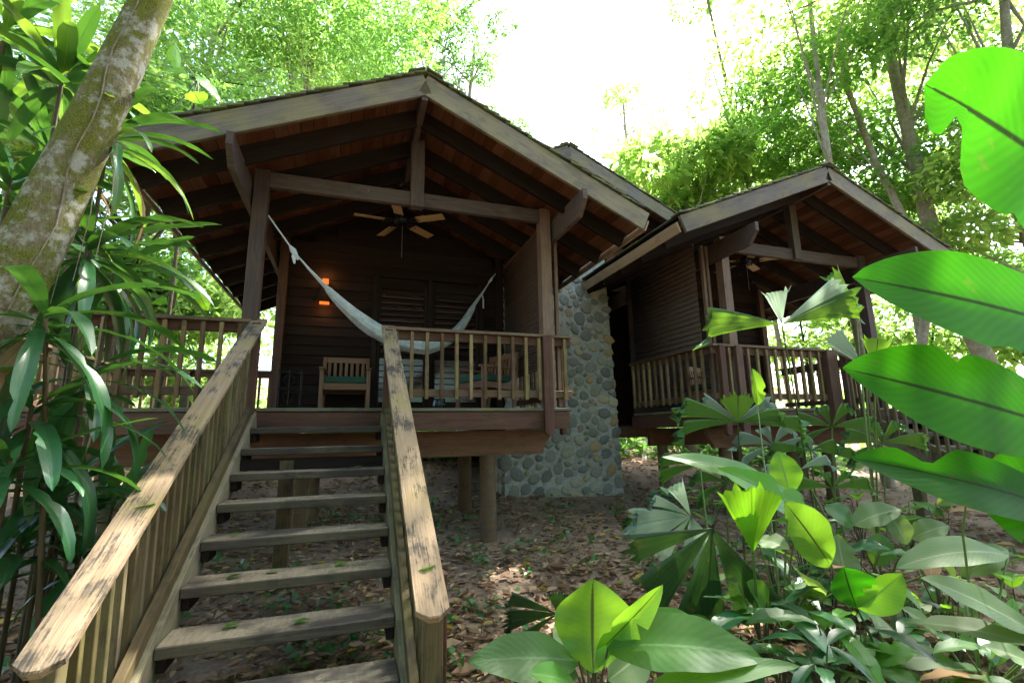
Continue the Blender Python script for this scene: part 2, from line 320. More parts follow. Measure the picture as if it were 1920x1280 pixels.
def leaf(name, base, tip, width, mat, parent, nrm=(0, 0, 1), arch=.1, fold=.15, peak=.45, wave=.02, nl=18, bites=(), point=1.0, twist=0.):
    """one blade: midrib arching from base to tip, halves folded up along it"""
    base, tip = Vector(base), Vector(tip); L = (tip-base).length; N = Vector(nrm)
    X = (tip-base).normalized(); N = (N - X*N.dot(X)).normalized()
    mid = (base+tip)/2 + N*L*arch
    if not bites and rng.random() < .45:
        bites = [(rng.uniform(.25, .9), rng.choice((-1, 1)), rng.uniform(.2, .75), rng.uniform(.03, .08)) for _ in range(rng.randint(1, 3))]
    V = []; U = []; F = []; nw = 3; ph = rng.uniform(0, 6)
    for i in range(nl+1):
        s = i/nl; p = bez(base, mid, tip, s); d = (bez(base, mid, tip, min(1, s+.02)) - bez(base, mid, tip, max(0, s-.02))).normalized()
        n2 = (N - d*N.dot(d)).normalized(); sd = d.cross(n2)
        if twist: q = Matrix.Rotation(twist*s, 3, d); sd = q @ sd; n2 = q @ n2
        e = s/peak*.5 if s < peak else .5 + (s-peak)/(1-peak)*.5
        wv = max(.012, math.sin(math.pi*min(max(e, .0), 1))**(.75*point))
        if s >= .999: wv = .01
        for j in range(-nw, nw+1):
            f = j/nw; wl = wv
            for (bs, sgn, depth, span) in bites:
                if sgn*f > 0 and abs(s-bs) < span: wl *= 1 - depth*(1-abs(s-bs)/span)
            w = width*.5*wl
            off = n2*(abs(f)*fold*w*1.2 + math.sin(s*19+ph+f)*wave*abs(f)*width)
            V.append(p + sd*(f*w) + off); U.append((s, .5+f*.5))
    k = 2*nw+1
    for i in range(nl):
        for j in range(k-1):
            F.append((i*k+j, i*k+j+1, (i+1)*k+j+1, (i+1)*k+j))
    return put(name, mesh_np(name, V, F, True, U), mat, parent)
def fanleaf(parent, hub, axis, up, rad, mat, segs, droop=.3, cup=.0, seed=0, slit=.83):
    """fan-palm blade: a few broad pleated segments from one hub, their ends slit into fingers; segs = (angle, width, length)"""
    rg = random.Random(seed); hub = Vector(hub); A = Vector(axis).normalized(); Z = Vector(up); Z = (Z-A*Z.dot(A)).normalized(); B = Z.cross(A)
    V = []; F = []; U = []
    for (an, wd, ln) in segs:
        npl = max(8, int(wd/3.2)//2*2); nrad = 18; ln = ln*rad; fl = {}
        for j in range(npl+1): fl[j] = (rg.uniform(.85, 1.06), rg.uniform(.3, 1.3), rg.uniform(-.5, .5))
        grid = {}
        for j in range(npl+1):
            fr = j/npl
            for i in range(nrad+1):
                q = i/nrad; e = max(0, (q-slit)/(1-slit)); r_ = ln*q
                if j % 2 == 1: r_ = ln*(min(q, slit) + e*.015)
                else: r_ *= 1 - e*(1-fl[j][0])
                a = R(an + wd*(fr-.5)*(1 + .10*e) + fl[j][2]*e*2.5)
                pl = (.004 + .018*q)*(1 if j % 2 else -1)*rad*(1-e*.6)
                d = A*math.cos(a) + B*math.sin(a)
                p = hub + d*r_ + Z*(cup*r_ + pl) - UPV*(droop*rad*(q**2.3)*.9 + droop*rad*.45*e*e*fl[j][1])
                grid[(i, j)] = len(V); V.append(p); U.append((q, fr))
        for i in range(nrad):
            for j in range(npl):
                F.append((grid[(i, j)], grid[(i, j+1)], grid[(i+1, j+1)], grid[(i+1, j)]))
    return put('leaf', mesh_np('leaf', V, F, False, U), mat, parent)
UPV = Vector((0, 0, 1))
def foliage(centers, radii, n, size, flat=.5, aspect=.42, droop=.3, shell=.55, big=False):
    """leaf faces through ellipsoid clumps: returns verts and quads"""
    cs = np.asarray(centers, float); rd = np.asarray(radii, float)
    wts = rd[:, 0]*rd[:, 1]*rd[:, 2]; idx = nr.choice(len(cs), n, p=wts/wts.sum())
    d = nr.normal(size=(n, 3)); d /= np.linalg.norm(d, axis=1)[:, None]
    r = nr.uniform(shell, 1., n)**.8
    p = cs[idx] + d*rd[idx]*r[:, None]
    a = nr.normal(size=(n, 3))*[1, 1, .5] + d*.8 + [0, 0, -droop]; a /= np.linalg.norm(a, axis=1)[:, None]
    nn = nr.normal(size=(n, 3))*.8 + [0, 0, 1.0]; b = np.cross(a, nn); b /= np.linalg.norm(b, axis=1)[:, None]+1e-6
    s = size*(.5 + 1.25*nr.uniform(0, 1, n)**1.8)[:, None]
    c = np.cross(b, a); 
    v0 = p; v1 = p + a*s*.45 + b*s*aspect*.5 + c*s*.05; v2 = p + a*s - c*s*.08; v3 = p + a*s*.45 - b*s*aspect*.5 + c*s*.05
    V = np.stack([v0, v1, v2, v3], 1).reshape(-1, 3); F = np.arange(4*n).reshape(-1, 4)
    return V, F
def part(name, parent):
    o = bpy.data.objects.new(name, None); o.empty_display_size = .1; return link(o, parent)
def clone(o, parent=None, mw=None):
    c = o.copy(); link(c, parent)
    if mw is not None: c.matrix_basis = mw
    for ch in list(o.children): clone(ch, c)
    return c
def gz(x, y):
    z = -1.74 + .085*max(0, y+1.5) if y < 2.5 else -1.40 + .16*min(y-2.5, 5.5) + .03*max(0, y-8)
    z += .03*math.sin(x*1.7+y*.6) + .025*math.sin(y*2.3-x*.8)
    d = max(0, y-9); z += .05*d + .002*d*d*.3
    return z

# ------------------------------------------------------------------ ground
def make_ground():
    xs = np.concatenate([np.linspace(-90, -8, 24), np.linspace(-7.6, 16, 110), np.linspace(17, 100, 24)])
    ys = np.concatenate([np.linspace(-40, -7, 10), np.linspace(-6.6, 10, 90), np.linspace(10.6, 110, 34)])
    V = [(x, y, gz(x, y) + rng.uniform(-.012, .012)) for y in ys for x in xs]; n = len(xs)
    F = [(j*n+i, j*n+i+1, (j+1)*n+i+1, (j+1)*n+i) for j in range(len(ys)-1) for i in range(n-1)]
    o = put('ground', mesh_np('ground', V, F, True), M['soil']); o['kind'] = 'structure'
make_ground()

# ------------------------------------------------------------------ cabin pieces
def gable(parent, xr, Wd, zr, ze, y0, y1, rafters, shingles=True, fas=True):
    rf = part('roof', parent)
    th = math.atan2(zr-ze, Wd); L = math.hypot(Wd, zr-ze); c, s_ = math.cos(th), math.sin(th)
    def P(sd, d, y, n): return Vector((xr + sd*(d*c + n*s_), y, zr - d*s_ + n*c))       # d down the slope, n above it
    for sd in (-1, 1):
        up = Vector((sd*s_, 0, c))
        board('barge_board', P(sd, .03, y0, -.125), P(sd, L, y0, -.125), .045, .245, M['barge'], rf, up)
        if fas: board('fascia_board', P(sd, L+.045, y0+.03, -.14), P(sd, L+.045, y1, -.14), .025, .15, M['fascia'], rf, up)
        n = int(round((L-.02)/.142))
        for k in range(n):
            d = .05 + (k+.5)*(L-.03)/n
            board('ceiling_plank', P(sd, d, y0+.03, -.075), P(sd, d, y1, -.075), (L-.03)/n-.004, .022, M['plank'], rf, up, .005)
        for y in rafters:
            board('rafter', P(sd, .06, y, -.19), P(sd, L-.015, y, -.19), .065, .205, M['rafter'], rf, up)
        # roof covering: courses of shingles, the ones along the gable edge built singly
        V = []; F = []; ex = .15; nc = int(L/ex)
        for k in range(nc):
            d0, d1 = k*ex-.02, (k+1)*ex+.03
            if shingles:
                board('shingle', P(sd, d0, y0+.05, .012), P(sd, d1, y0+.05, .03 + rng.uniform(0, .014)), rng.uniform(.17, .21), .022, M['shingle'], rf, up, .003)
            yy = y0+.145 if shingles else y0-.03
            while yy < y1:
                wv = rng.uniform(.5, .9) ; j = rng.uniform(0, .012)
                q = [P(sd, d0, yy, -.01), P(sd, d1, yy, .008+j), P(sd, d1, yy+wv-.01, .008+j), P(sd, d0, yy+wv-.01, -.01)]
                q += [p + up*.022 for p in q]; o = len(V); V += q
                F += [(o+4, o+5, o+6, o+7), (o+3, o+2, o+1, o), (o, o+1, o+5, o+4), (o+1, o+2, o+6, o+5), (o+2, o+3, o+7, o+6), (o+3, o, o+4, o+7)]
                yy += wv
        sh = put('shingle_courses', mesh_np('shingle_courses', V, F), M['shingle'], rf); sh['kind'] = 'stuff'
    board('ridge_beam', (xr, y0-.01, zr-.22), (xr, y1, zr-.22), .07, .22, M['post'], rf)
    for k in range(6):
        for sd in (-1, 1):
            up = Vector((sd*s_, 0, c)); a = y0-.06+k*.32
            board('ridge_shingle', P(sd, -.01, a+.16, .045), P(sd, .19, a+.16, .05), .34, .02, M['shingle'], rf, up, .003)
    return rf
def railing(parent, p0, p1, inset=(0, 0), n_hint=.176, outward=(0, -1, 0), cap=True, z=.95, mats=('cap', 'baluster', 'beam'), name='railing'):
    rl = part(name, parent); p0, p1 = Vector(p0), Vector(p1); d = (p1-p0).normalized(); O = Vector(outward)
    if cap: board('rail_cap', p0 + Vector((0, 0, z-.02)), p1 + Vector((0, 0, z-.02)), .14, .038, M[mats[0]], rl)
    board('top_rail', p0 + Vector((0, 0, z-.095)), p1 + Vector((0, 0, z-.095)), .04, .1, M[mats[2]], rl)
    board('bottom_rail', p0 + Vector((0, 0, .175)), p1 + Vector((0, 0, .175)), .04, .09, M[mats[0]], rl)
    L = (p1-p0).length - inset[0] - inset[1]; n = max(2, int(round(L/n_hint)))
    for k in range(n+1):
        if (k == 0 and inset[0] == 0) or (k == n and inset[1] == 0): continue
        q = p0 + d*(inset[0] + L*k/n) + O*.041
        board('baluster', q + Vector((0, 0, z-.05)), q + Vector((0, 0, .10)), .04, .04, M[mats[1]], rl, up=O, c=.003)
    return rl
def siding(parent, name, x0, x1, y, z0, z1, roof=None, axis='x', face=-1, h=.15):
    w = part(name, parent); k = 0; z = z0
    while z < z1-.02:
        a, b = x0, x1
        if roof:
            xr, zr, sl = roof; half = (zr-.25-(z+h))/sl
            a, b = max(x0, xr-half), min(x1, xr+half)
            if b-a < .2: break
        tilt = Vector((0, -face*.16, 1)) if axis == 'x' else Vector((-face*.16, 0, 1))
        if axis == 'x': board('siding_board', (a, y, z+h/2), (b, y, z+h/2), .022, h+.012, M['siding'], w, tilt, .003)
        else: board('siding_board', (y, a, z+h/2), (y, b, z+h/2), .022, h+.012, M['siding'], w, tilt, .003)
        z += h; k += 1
    return w
def blind(parent, x, y0, y1, z0, z1, pitch=.045):
    V = []; F = []; z = z0; bl = part('reed_blind', parent)
    while z < z1:
        o = len(V); a, b = .007, pitch*.44; sgx = rng.uniform(-.006, .006)
        for yy in (y0, y1):
            V += [(x-a+sgx, yy, z-b), (x+a+sgx, yy, z-b), (x+a+sgx, yy, z+b), (x-a+sgx, yy, z+b)]
        F += [(o, o+1, o+5, o+4), (o+1, o+2, o+6, o+5), (o+2, o+3, o+7, o+6), (o+3, o, o+4, o+7), (o+3, o+2, o+1, o), (o+4, o+5, o+6, o+7)]
        z += pitch
    r = put('reeds', mesh_np('reeds', V, F), M['bamboo'], bl); r['kind'] = 'stuff'
    for f in (.45,):
        y = y0 + (y1-y0)*f
        tubeobj('cord', [(x-.012, y, z0-.05), (x-.012, y, z1)], [.003, .003], M['bamboo'], bl, 5)
    board('head_rail', (x, y0, z1+.02), (x, y1, z1+.02), .04, .05, M['beam'], bl)
    return bl
def louvre_door(parent, x0, x1, y, z0, z1):
    d = part('louvre_door', parent); w = .045
    board('stile', (x0+w/2, y, z0), (x0+w/2, y, z1), w, .05, M['siding'], d, (0, 1, 0)); board('stile', (x1-w/2, y, z0), (x1-w/2, y, z1), w, .05, M['siding'], d, (0, 1, 0))
    for z in (z0+.05, (z0+z1)/2-.1, z1-.04): board('cross_rail', (x0+w+.002, y, z), (x1-w-.002, y, z), .045, .09, M['siding'], d)
    z = z0+.16
    while z < z1-.1:
        if abs(z-((z0+z1)/2-.1)) > .08:
            op = z > (z0+z1)/2
            board('slat', (x0+w+.004, y-.005, z), (x1-w-.004, y-.005, z), .012, .105, M['louvre'], d, (0, .8, .8) if op else (0, .25, 1), .003)
        z += .098
    board('glass_back', (x0+w, y+.06, (z0+z1)/2), (x1-w, y+.06, (z0+z1)/2), .01, z1-z0-.1, M['glaze'], d)
def plate(parent, x, y0, y1, z):
    """wall plate on the outside of the posts, its front end cut to a slant"""
    bm = bmesh.new()
    for sx in (-.03, .03):
        for (yy, zz) in ((y0, z+.15), (y0, z+.02), (y0+.16, z-.15), (y1, z-.15), (y1, z+.15)): bm.verts.new((x+sx, yy, zz))
    bmesh.ops.convex_hull(bm, input=bm.verts); me = bpy.data.meshes.new('wall_plate'); bm.to_mesh(me); bm.free()
    return put('wall_plate', me, M['post'], parent)
def bearer(parent, x0, x1, y, z0, z1, cut0=0, cut1=.14):
    bm = bmesh.new()
    for sy in (-.04, .04):
        for (xx, zz) in ((x0, z1), (x1, z1), (x1, z1-.09), (x1-cut1, z0), (x0+cut0, z0), (x0, z1-.09 if cut0 else z0)): bm.verts.new((xx, y+sy, zz))
    bmesh.ops.convex_hull(bm, input=bm.verts); me = bpy.data.meshes.new('bearer'); bm.to_mesh(me); bm.free()
    return put('bearer', me, M['under'], parent)
def stilt(parent, x, y, zt, r=.095):
    zb = gz(x, y)-.1
    pts = [(x + rng.uniform(-.006, .006), y, zb + (zt-zb)*k/5) for k in range(6)]
    return tubeobj('stilt_pole', pts, [r*1.04, r*1.02, r, r*.99, r*.98, r*.97], M['pole'], parent, 14, .03)
def bolts(parent, pts):
    for p in pts:
        V, F = tube([Vector(p), Vector(p)+Vector((0, -.008, 0))], [.009, .006], 6)
        put('bolt', mesh_np('bolt', V, F + [tuple(range(6, 12))] if False else F, True), M['zinc'], parent)

# ---- left porch wing
pc = thing('porch_cabin', 'dark timber porch wing with gable roof above the near staircase', 'cabin', (2.1, 0, -1.7))
RAF = [-.42, .25, .92, 1.59, 2.26, 2.93, 3.6, 4.27, 4.94]
gable(pc, 2.10, 2.84, 3.69, 2.39, -.91, 5.2, RAF)
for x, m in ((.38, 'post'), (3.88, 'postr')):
    board('porch_post', (x, .02, 0.004), (x, .02, 2.72), .15, .15, M[m], pc, (0, 1, 0))
board('tie_beam', (.46, 0, 2.615), (3.80, 0, 2.615), .07, .185, M['post'], pc)
kp = board('king_post', (2.14, -.02, 2.5), (2.14, -.02, 3.42), .165, .12, M['post'], pc, (0, 1, 0))
bolts(pc, [(2.10, -.085, 2.55), (2.18, -.085, 2.56), (2.14, -.085, 2.62), (2.17, -.085, 2.9), (1.55, -.04, 2.64), (1.33, -.04, 2.6), (2.17, -.085, 2.68)])
plate(pc, .255, -.97, 5.0, 2.42); plate(pc, 4.02, -.97, 5.0, 2.42)
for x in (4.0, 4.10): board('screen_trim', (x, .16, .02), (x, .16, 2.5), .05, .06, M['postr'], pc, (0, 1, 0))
board('corner_trim', (.40, 1.93, .0), (.40, 1.93, 2.7), .12, .10, M['beam'], pc, (0, 1, 0))
board('corner_trim', (3.80, 1.93, .0), (3.80, 1.93, 2.7), .10, .08, M['siding'], pc, (0, 1, 0))
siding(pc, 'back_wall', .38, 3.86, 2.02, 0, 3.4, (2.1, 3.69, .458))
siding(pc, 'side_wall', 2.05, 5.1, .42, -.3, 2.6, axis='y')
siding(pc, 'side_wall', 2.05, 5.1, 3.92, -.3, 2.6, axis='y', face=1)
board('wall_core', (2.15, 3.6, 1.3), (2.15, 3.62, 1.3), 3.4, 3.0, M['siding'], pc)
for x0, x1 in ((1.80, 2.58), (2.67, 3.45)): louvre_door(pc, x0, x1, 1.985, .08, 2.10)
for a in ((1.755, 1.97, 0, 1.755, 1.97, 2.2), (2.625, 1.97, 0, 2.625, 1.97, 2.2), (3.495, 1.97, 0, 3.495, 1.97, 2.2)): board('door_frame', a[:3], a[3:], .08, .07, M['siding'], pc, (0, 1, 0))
board('door_frame', (1.7, 1.97, 2.245), (3.55, 1.97, 2.245), .07, .085, M['siding'], pc)
blind(pc, 3.90, .30, 1.88, .55, 2.5)
dk = part('deck', pc)
for k in range(14): board('deck_board', (.40, .05+k*.146, -.019), (4.21 if k else 4.19, .05+k*.146, -.019), .140, .038, M['deck'], dk)
board('fascia_beam', (.36, .015, -.155), (4.16, .015, -.155), .045, .215, M['beam'], dk)
board('side_beam', (4.14, .045, -.155), (4.14, 2.0, -.155), .045, .215, M['beam'], dk)
bearer(dk, .36, 4.03, .40, -.585, -.27); bearer(dk, .36, 4.03, 1.75, -.585, -.27)
for k in range(7): board('joist', (.6+k*.56, .06, -.15), (.6+k*.56, 2., -.15), .05, .2, M['under'], dk)
for x, y in ((3.17, .42), (3.17, 1.75), (.95, .5), (2.0, 1.75), (1.0, 1.8)): stilt(dk, x, y, -.58, .105 if x > 3 else .09)
railing(pc, (1.84, 0, 0), (4.20, 0, 0), (.10, .10))
railing(pc, (4.13, .08, 0), (4.13, 2.0, 0), (.1, .1), outward=(1, 0, 0))
board('hung_post', (3.845, -.065, .93), (3.845, -.065, -.345), .125, .065, M['beam'], pc, (0, 1, 0), .004, .035)
board('hung_post', (4.195, .30, .93), (4.195, .30, -.345), .06, .1, M['beam'], pc, (0, 1, 0), .004, .02)

# ---- side deck to the left
sdk = thing('side_deck', 'raised timber side deck with baluster railings left of the porch', 'deck', (-1, 2, -1.7))
for k in range(31): board('deck_board', (-2.5, .05+k*.146, -.019), (.385, .05+k*.146, -.019), .136, .038, M['deck'], sdk)
board('fascia_beam', (-2.5, .015, -.155), (.35, .015, -.155), .045, .215, M['beam'], sdk)
board('fascia_beam', (-2.5, 4.6, -.155), (.35, 4.6, -.155), .045, .215, M['beam'], sdk)
bearer(sdk, -2.5, .35, .40, -.585, -.27, 0, 0); bearer(sdk, -2.5, .35, 4.2, -.585, -.27, 0, 0)
for x, y in ((-.9, .45), (-2.2, .45), (-.5, 4.2), (-2.3, 4.2)): stilt(sdk, x, y, -.58)
railing(sdk, (-2.5, 0, 0), (.40, 0, 0), (.06, .10), n_hint=.17)
railing(sdk, (-2.42, 4.55, 0), (.2, 4.55, 0), (.1, .1), outward=(0, 1, 0))
railing(sdk, (-2.46, .1, 0), (-2.46, 4.5, 0), (.1, .1), outward=(-1, 0, 0))
board('rail_post', (-2.42, 4.52, -.3), (-2.42, 4.52, .99), .12, .12, M['olive'], sdk, (0, 1, 0))
board('rail_post', (-1.45, 4.52, -.3), (-1.45, 4.52, .92), .12, .12, M['olive'], sdk, (0, 1, 0))

# ---- staircases
def staircase(dx, label, gy=-1.75):
    st = thing('staircase', label, 'staircase', (1.16+dx, -1.6, gy), 'timber staircases up to the porches')
    rise, run = .1971, .3477
    def nz(y): return -.2085 - rise*((-y-run)/run)
    for i in range(9):
        y, z = -run*(i+1), -.2085 - rise*i
        board('tread', (.535+dx, y+.14, z-.031), (1.785+dx, y+.14, z-.031), .28, .062, M['tread'], st, c=.006)
        for x in (.56, 1.76): board('cleat', (x+dx, y+.26, z-.105), (x+dx, y+.05, z-.105), .045, .08, M['rafter'], st)
    ya, yb = -.02, -3.2
    for x in (.51, 1.81):
        board('stringer', (x+dx, ya, nz(ya)-.13), (x+dx, yb, nz(yb)-.13), .045, .25, M['stringer'], st)
    for sd, xt, xb, xh, xe in ((-1, .474, .430, .470, .412), (1, 1.846, 1.890, 1.845, 1.880)):
        ye, ze = -3.29, -1.12
        board('toe_rail', (xt+dx, ya-.02, nz(ya)+.05), (xt+dx, ye+.12, nz(ye+.12)+.05), .05, .088, M['olive'], st)
        def hz(y): return .925 + (ze-.925)*(y+.06)/(ye+.06)
        def hx(y): return dx + (xe-xh)*max(0, (y+.06)/(ye+.06))
        hr = board('handrail', (xh+dx, .02, hz(.02)-.02), (xe+dx, ye, hz(ye)-.02), .158, .042, M['rail'], st, c=.006, chop=.048)
        board('sub_rail', (xh+dx, -.06, hz(-.06)-.09), (xh+hx(ye+.14), ye+.14, hz(ye+.14)-.09), .038, .09, M['olive'], st)
        y = -.2
        while y > ye+.2:
            board('baluster', (xb+hx(y), y, hz(y)-.055), (xb+hx(y)*.5+dx*.5, y, nz(y)-.08), .04, .04, M['olive'], st, (0, 1, 0), .003)
            y -= .118
        y = -.3
        while y > ye+.1:
            for o_ in (-.035, .04):
                q = Vector((xh+hx(y)+o_, y, hz(y)+.0015)); nn = Vector((0, .53, .85))
                V, F = tube([q-nn*.003, q+nn*.001], [.006, .0045], 7); put('screw_head', mesh_np('screw_head', V, F), M['iron'], st)
            y -= .62
        board('newel_post', (xh+dx, -.10, .90), (xh+dx, -.10, -.33), .085, .085, M['beam'], st, (0, 1, 0))
        yn = ye+.16; xn = xb+hx(yn)
        board('newel_post', (xn-sd*.02, yn, hz(yn)-.05), (xn-sd*.02, yn, gz(xb+dx, yn)-.1), .085, .085, M['olive'], st, (0, 1, 0))
        board('newel_post', (xn+sd*.03, yn+.10, hz(yn+.1)-.05), (xn+sd*.03, yn+.10, gz(xb+dx, yn)-.1), .06, .085, M['beam'], st, (0, 1, 0))
    board('support_post', (.92+dx, -.62, gz(.92+dx, -.6)-.1), (.92+dx, -.62, nz(-.62)-.16), .12, .12, M['olive'], st, (0, 1, 0))
    board('support_beam', (.535+dx, -.62, nz(-.62)-.19), (1.785+dx, -.62, nz(-.62)-.19), .08, .1, M['rafter'], st)
    return st
staircase(0, 'wide near timber staircase with weathered handrails climbing to the porch')
staircase(8.60, 'far timber staircase beside the fan palms going down from the right porch')

# ---- right porch wing
p2 = thing('porch_cabin', 'smaller looking right porch wing with gable roof behind the fan palms', 'cabin', (8.5, 0, -1.7))
gable(p2, 8.5, 2.93, 3.79, 2.55, -.70, 4.6, [-.2, .4, 1.0, 1.6, 2.2, 2.8, 3.4])
for x, m in ((6.99, 'postr'), (10.08, 'post')): board('porch_post', (x, .10, 0.004), (x, .10, 2.72), .15, .15, M[m], p2, (0, 1, 0))
board('tie_beam', (7.07, .1, 2.60), (10.0, .1, 2.60), .07, .19, M['post'], p2)
board('king_post', (8.55, .07, 2.5), (8.55, .07, 3.5), .15, .12, M['post'], p2, (0, 1, 0))
plate(p2, 6.86, -.76, 4.4, 2.46); plate(p2, 10.22, -.76, 4.4, 2.46)
for x in (6.70, 6.78): board('screen_trim', (x, .22, .02), (x, .22, 2.6), .05, .06, M['postr'], p2, (0, 1, 0))
siding(p2, 'back_wall', 6.55, 9.9, 2.22, 0, 3.4, (8.5, 3.79, .423))
siding(p2, 'side_wall', 2.25, 4.4, 9.9, -.3, 2.6, axis='y', face=1)
board('wall_core', (8.2, 3.4, 1.3), (8.2, 3.42, 1.3), 3.3, 3.0, M['siding'], p2)
board('corner_trim', (9.86, 2.15, 0), (9.86, 2.15, 2.7), .12, .10, M['beam'], p2, (0, 1, 0))
blind(p2, 6.62, .30, 2.15, .98, 2.62, .085)
dk2 = part('deck', p2)
for k in range(15): board('deck_board', (6.50, .05+k*.146, -.019), (10.5, .05+k*.146, -.019), .140, .038, M['deck'], dk2)
board('fascia_beam', (6.52, .015, -.155), (10.5, .015, -.155), .045, .215, M['beam'], dk2)
board('side_beam', (6.54, .045, -.155), (6.54, 2.25, -.155), .045, .215, M['beam'], dk2)
bearer(dk2, 6.62, 10.5, .40, -.585, -.27, .12, 0); bearer(dk2, 6.62, 10.5, 1.9, -.585, -.27, 0, 0)
for x, y in ((7.0, .45), (8.35, .45), (9.2, .5), (6.9, 1.9), (8.6, 1.9), (10.2, 1.9)): stilt(dk2, x, y, -.58)
railing(p2, (6.50, 0, 0), (8.72, 0, 0), (.12, .12))
railing(p2, (6.55, .08, 0), (6.55, 2.2, 0), (.12, .1), outward=(-1, 0, 0))
for x in (6.64, 6.955): board('hung_post', (x, -.065, .93), (x, -.065, -.40), .12 if x > 6.8 else .1, .065, M['beam'], p2, (0, 1, 0), .004, .03)
board('corner_post', (8.84, -.03, -.32), (8.84, -.03, .93), .22, .14, M['beam'], p2, (0, 1, 0))
railing(p2, (10.3, .2, 0), (10.3, 2.2, 0), (.12, .1), outward=(1, 0, 0))

# ---- central block with the higher roof
cb = thing('cabin', 'taller middle cabin roof rising behind the two porch roofs', 'cabin', (5.3, 4, -1.6))
gable(cb, 5.30, 3.3, 5.24, 3.70, 2.0, 9.0, [2.4, 3.0, 3.6])
siding(cb, 'front_wall', 3.9, 6.6, 3.0, -.4, 4.9, (5.3, 5.24, .467))
siding(cb, 'side_wall', 3.0, 8.6, 7.6, -.4, 3.6, axis='y', face=1)
board('floor_slab', (3.6, 5.5, -.35), (7.4, 5.5, -.35), 5.0, .2, M['under'], cb)
for x, y in ((4.5, 4.5), (6.9, 4.5), (4.5, 7), (6.9, 7)): stilt(cb, x, y, -.45)

# ---- stone wall
def stonewall():
    x0, x1, y0, y1, z0, z1 = 3.96, 6.16, 2.2, 3.3, -1.72, 3.1
    t = thing('stone_wall', 'broad chimney wall of rounded river stones between the two porches', 'stone wall', (5.05, 2.6, -1.55))
    bm = bmesh.new()
    for x, y, z in ((x0, y0, z0), (x1+.06, y0, z0), (x1+.06, y1, z0), (x0, y1, z0), (x0, y0, z1), (x1-.08, y0, z1), (x1-.08, y1, z1), (x0, y1, z1)): bm.verts.new((x, y, z))
    bmesh.ops.convex_hull(bm, input=bm.verts); bmesh.ops.subdivide_edges(bm, edges=bm.edges, cuts=5, use_grid_fill=True)
    for v in bm.verts: v.co += Vector((rng.uniform(-.012, .012), rng.uniform(-.012, .012), 0))
    me = bpy.data.meshes.new('mortar'); bm.to_mesh(me); bm.free(); put('mortar', me, M['mortar'], t)
    var = []
    for k in range(14):
        V = []; n = 8; e = rng.uniform(.75, 1.0); ph = rng.uniform(0, 6)
        pr = [1 + .15*math.sin(2*a+ph) + rng.uniform(-.17, .12) for a in [6.283*i/n for i in range(n)]]
        for (r_, h_) in ((1.0, -.25), (.92, .25), (.66, .40 + rng.uniform(-.05, .05))):
            for i in range(n):
                a = 6.283*i/n; V.append((.5*r_*pr[i]*math.cos(a), -h_ + rng.uniform(-.03, .03), .5*r_*pr[i]*math.sin(a)))
        V.append((0, -.44, 0)); F = []
        for rr in range(2):
            for i in range(n):
                F.append((rr*n+i, (rr+1)*n+i, (rr+1)*n+(i+1) % n, rr*n+(i+1) % n)[::-1])
        tri = [(2*n+i, 3*n, 2*n+(i+1) % n)[::-1] for i in range(n)]
        m = bpy.data.meshes.new('stone'); m.from_pydata(V, [], F+tri); m.polygons.foreach_set('use_smooth', [True]*len(m.polygons)); m.materials.append(M['stone']); var.append(m)
    pl = []
    def try_add(x, z, r_):
        for (a, b, c) in pl:
            if (a-x)**2 + (b-z)**2 < ((c+r_)*.93)**2: return False
        pl.append((x, z, r_)); return True
    for r_, tries in ((.13, 260), (.11, 1500), (.09, 4000), (.07, 6000), (.05, 8000)):
        for _ in range(tries):
            z = rng.uniform(z0+.05, 2.55); xr_ = x1 + .06 - .14*(z-z0)/(z1-z0)
            x = rng.uniform(x0+.03, xr_-.03)
            if z > -.1 and x < 4.25: continue
            if z > .9 and x < 4.35: continue
            rr = r_*rng.uniform(.88, 1.1); try_add(x, z, rr)
    pl.sort(key=lambda q: -q[2])
    for (x, z, r_) in pl[:298]:
        o = bpy.data.objects.new('stone', rng.choice(var)); link(o, t)
        w = Matrix.Translation((x, y0+.004, z)) @ Matrix.Rotation(rng.uniform(-.5, .5), 4, 'Y') @ Matrix.Diagonal((2*r_*rng.uniform(1.0, 1.15), .06*rng.uniform(.7, 1.4), 2*r_*rng.uniform(.82, 1.03), 1))
        o.matrix_basis = Matrix.Translation(-t.location) @ w
    # stones of the two end faces
    for sx, xx in ((-1, x0), (1, x1)):
        z = z0+.1
        while z < 2.5:
            r_ = rng.uniform(.09, .14); xe = xx + (.06-.14*(z-z0)/(z1-z0) if sx > 0 else 0)
            for yy in (y0+.1, y0+.36):
                o = bpy.data.objects.new('end_stone', rng.choice(var)); link(o, t)
                w = Matrix.Translation((xe-sx*.02, yy+rng.uniform(-.03, .03), z)) @ Matrix.Rotation(sx*math.pi/2, 4, 'Z') @ Matrix.Diagonal((2*r_, .1, 2*r_*.9, 1))
                o.matrix_basis = Matrix.Translation(-t.location) @ w
            z += 2*r_*.97
stonewall()

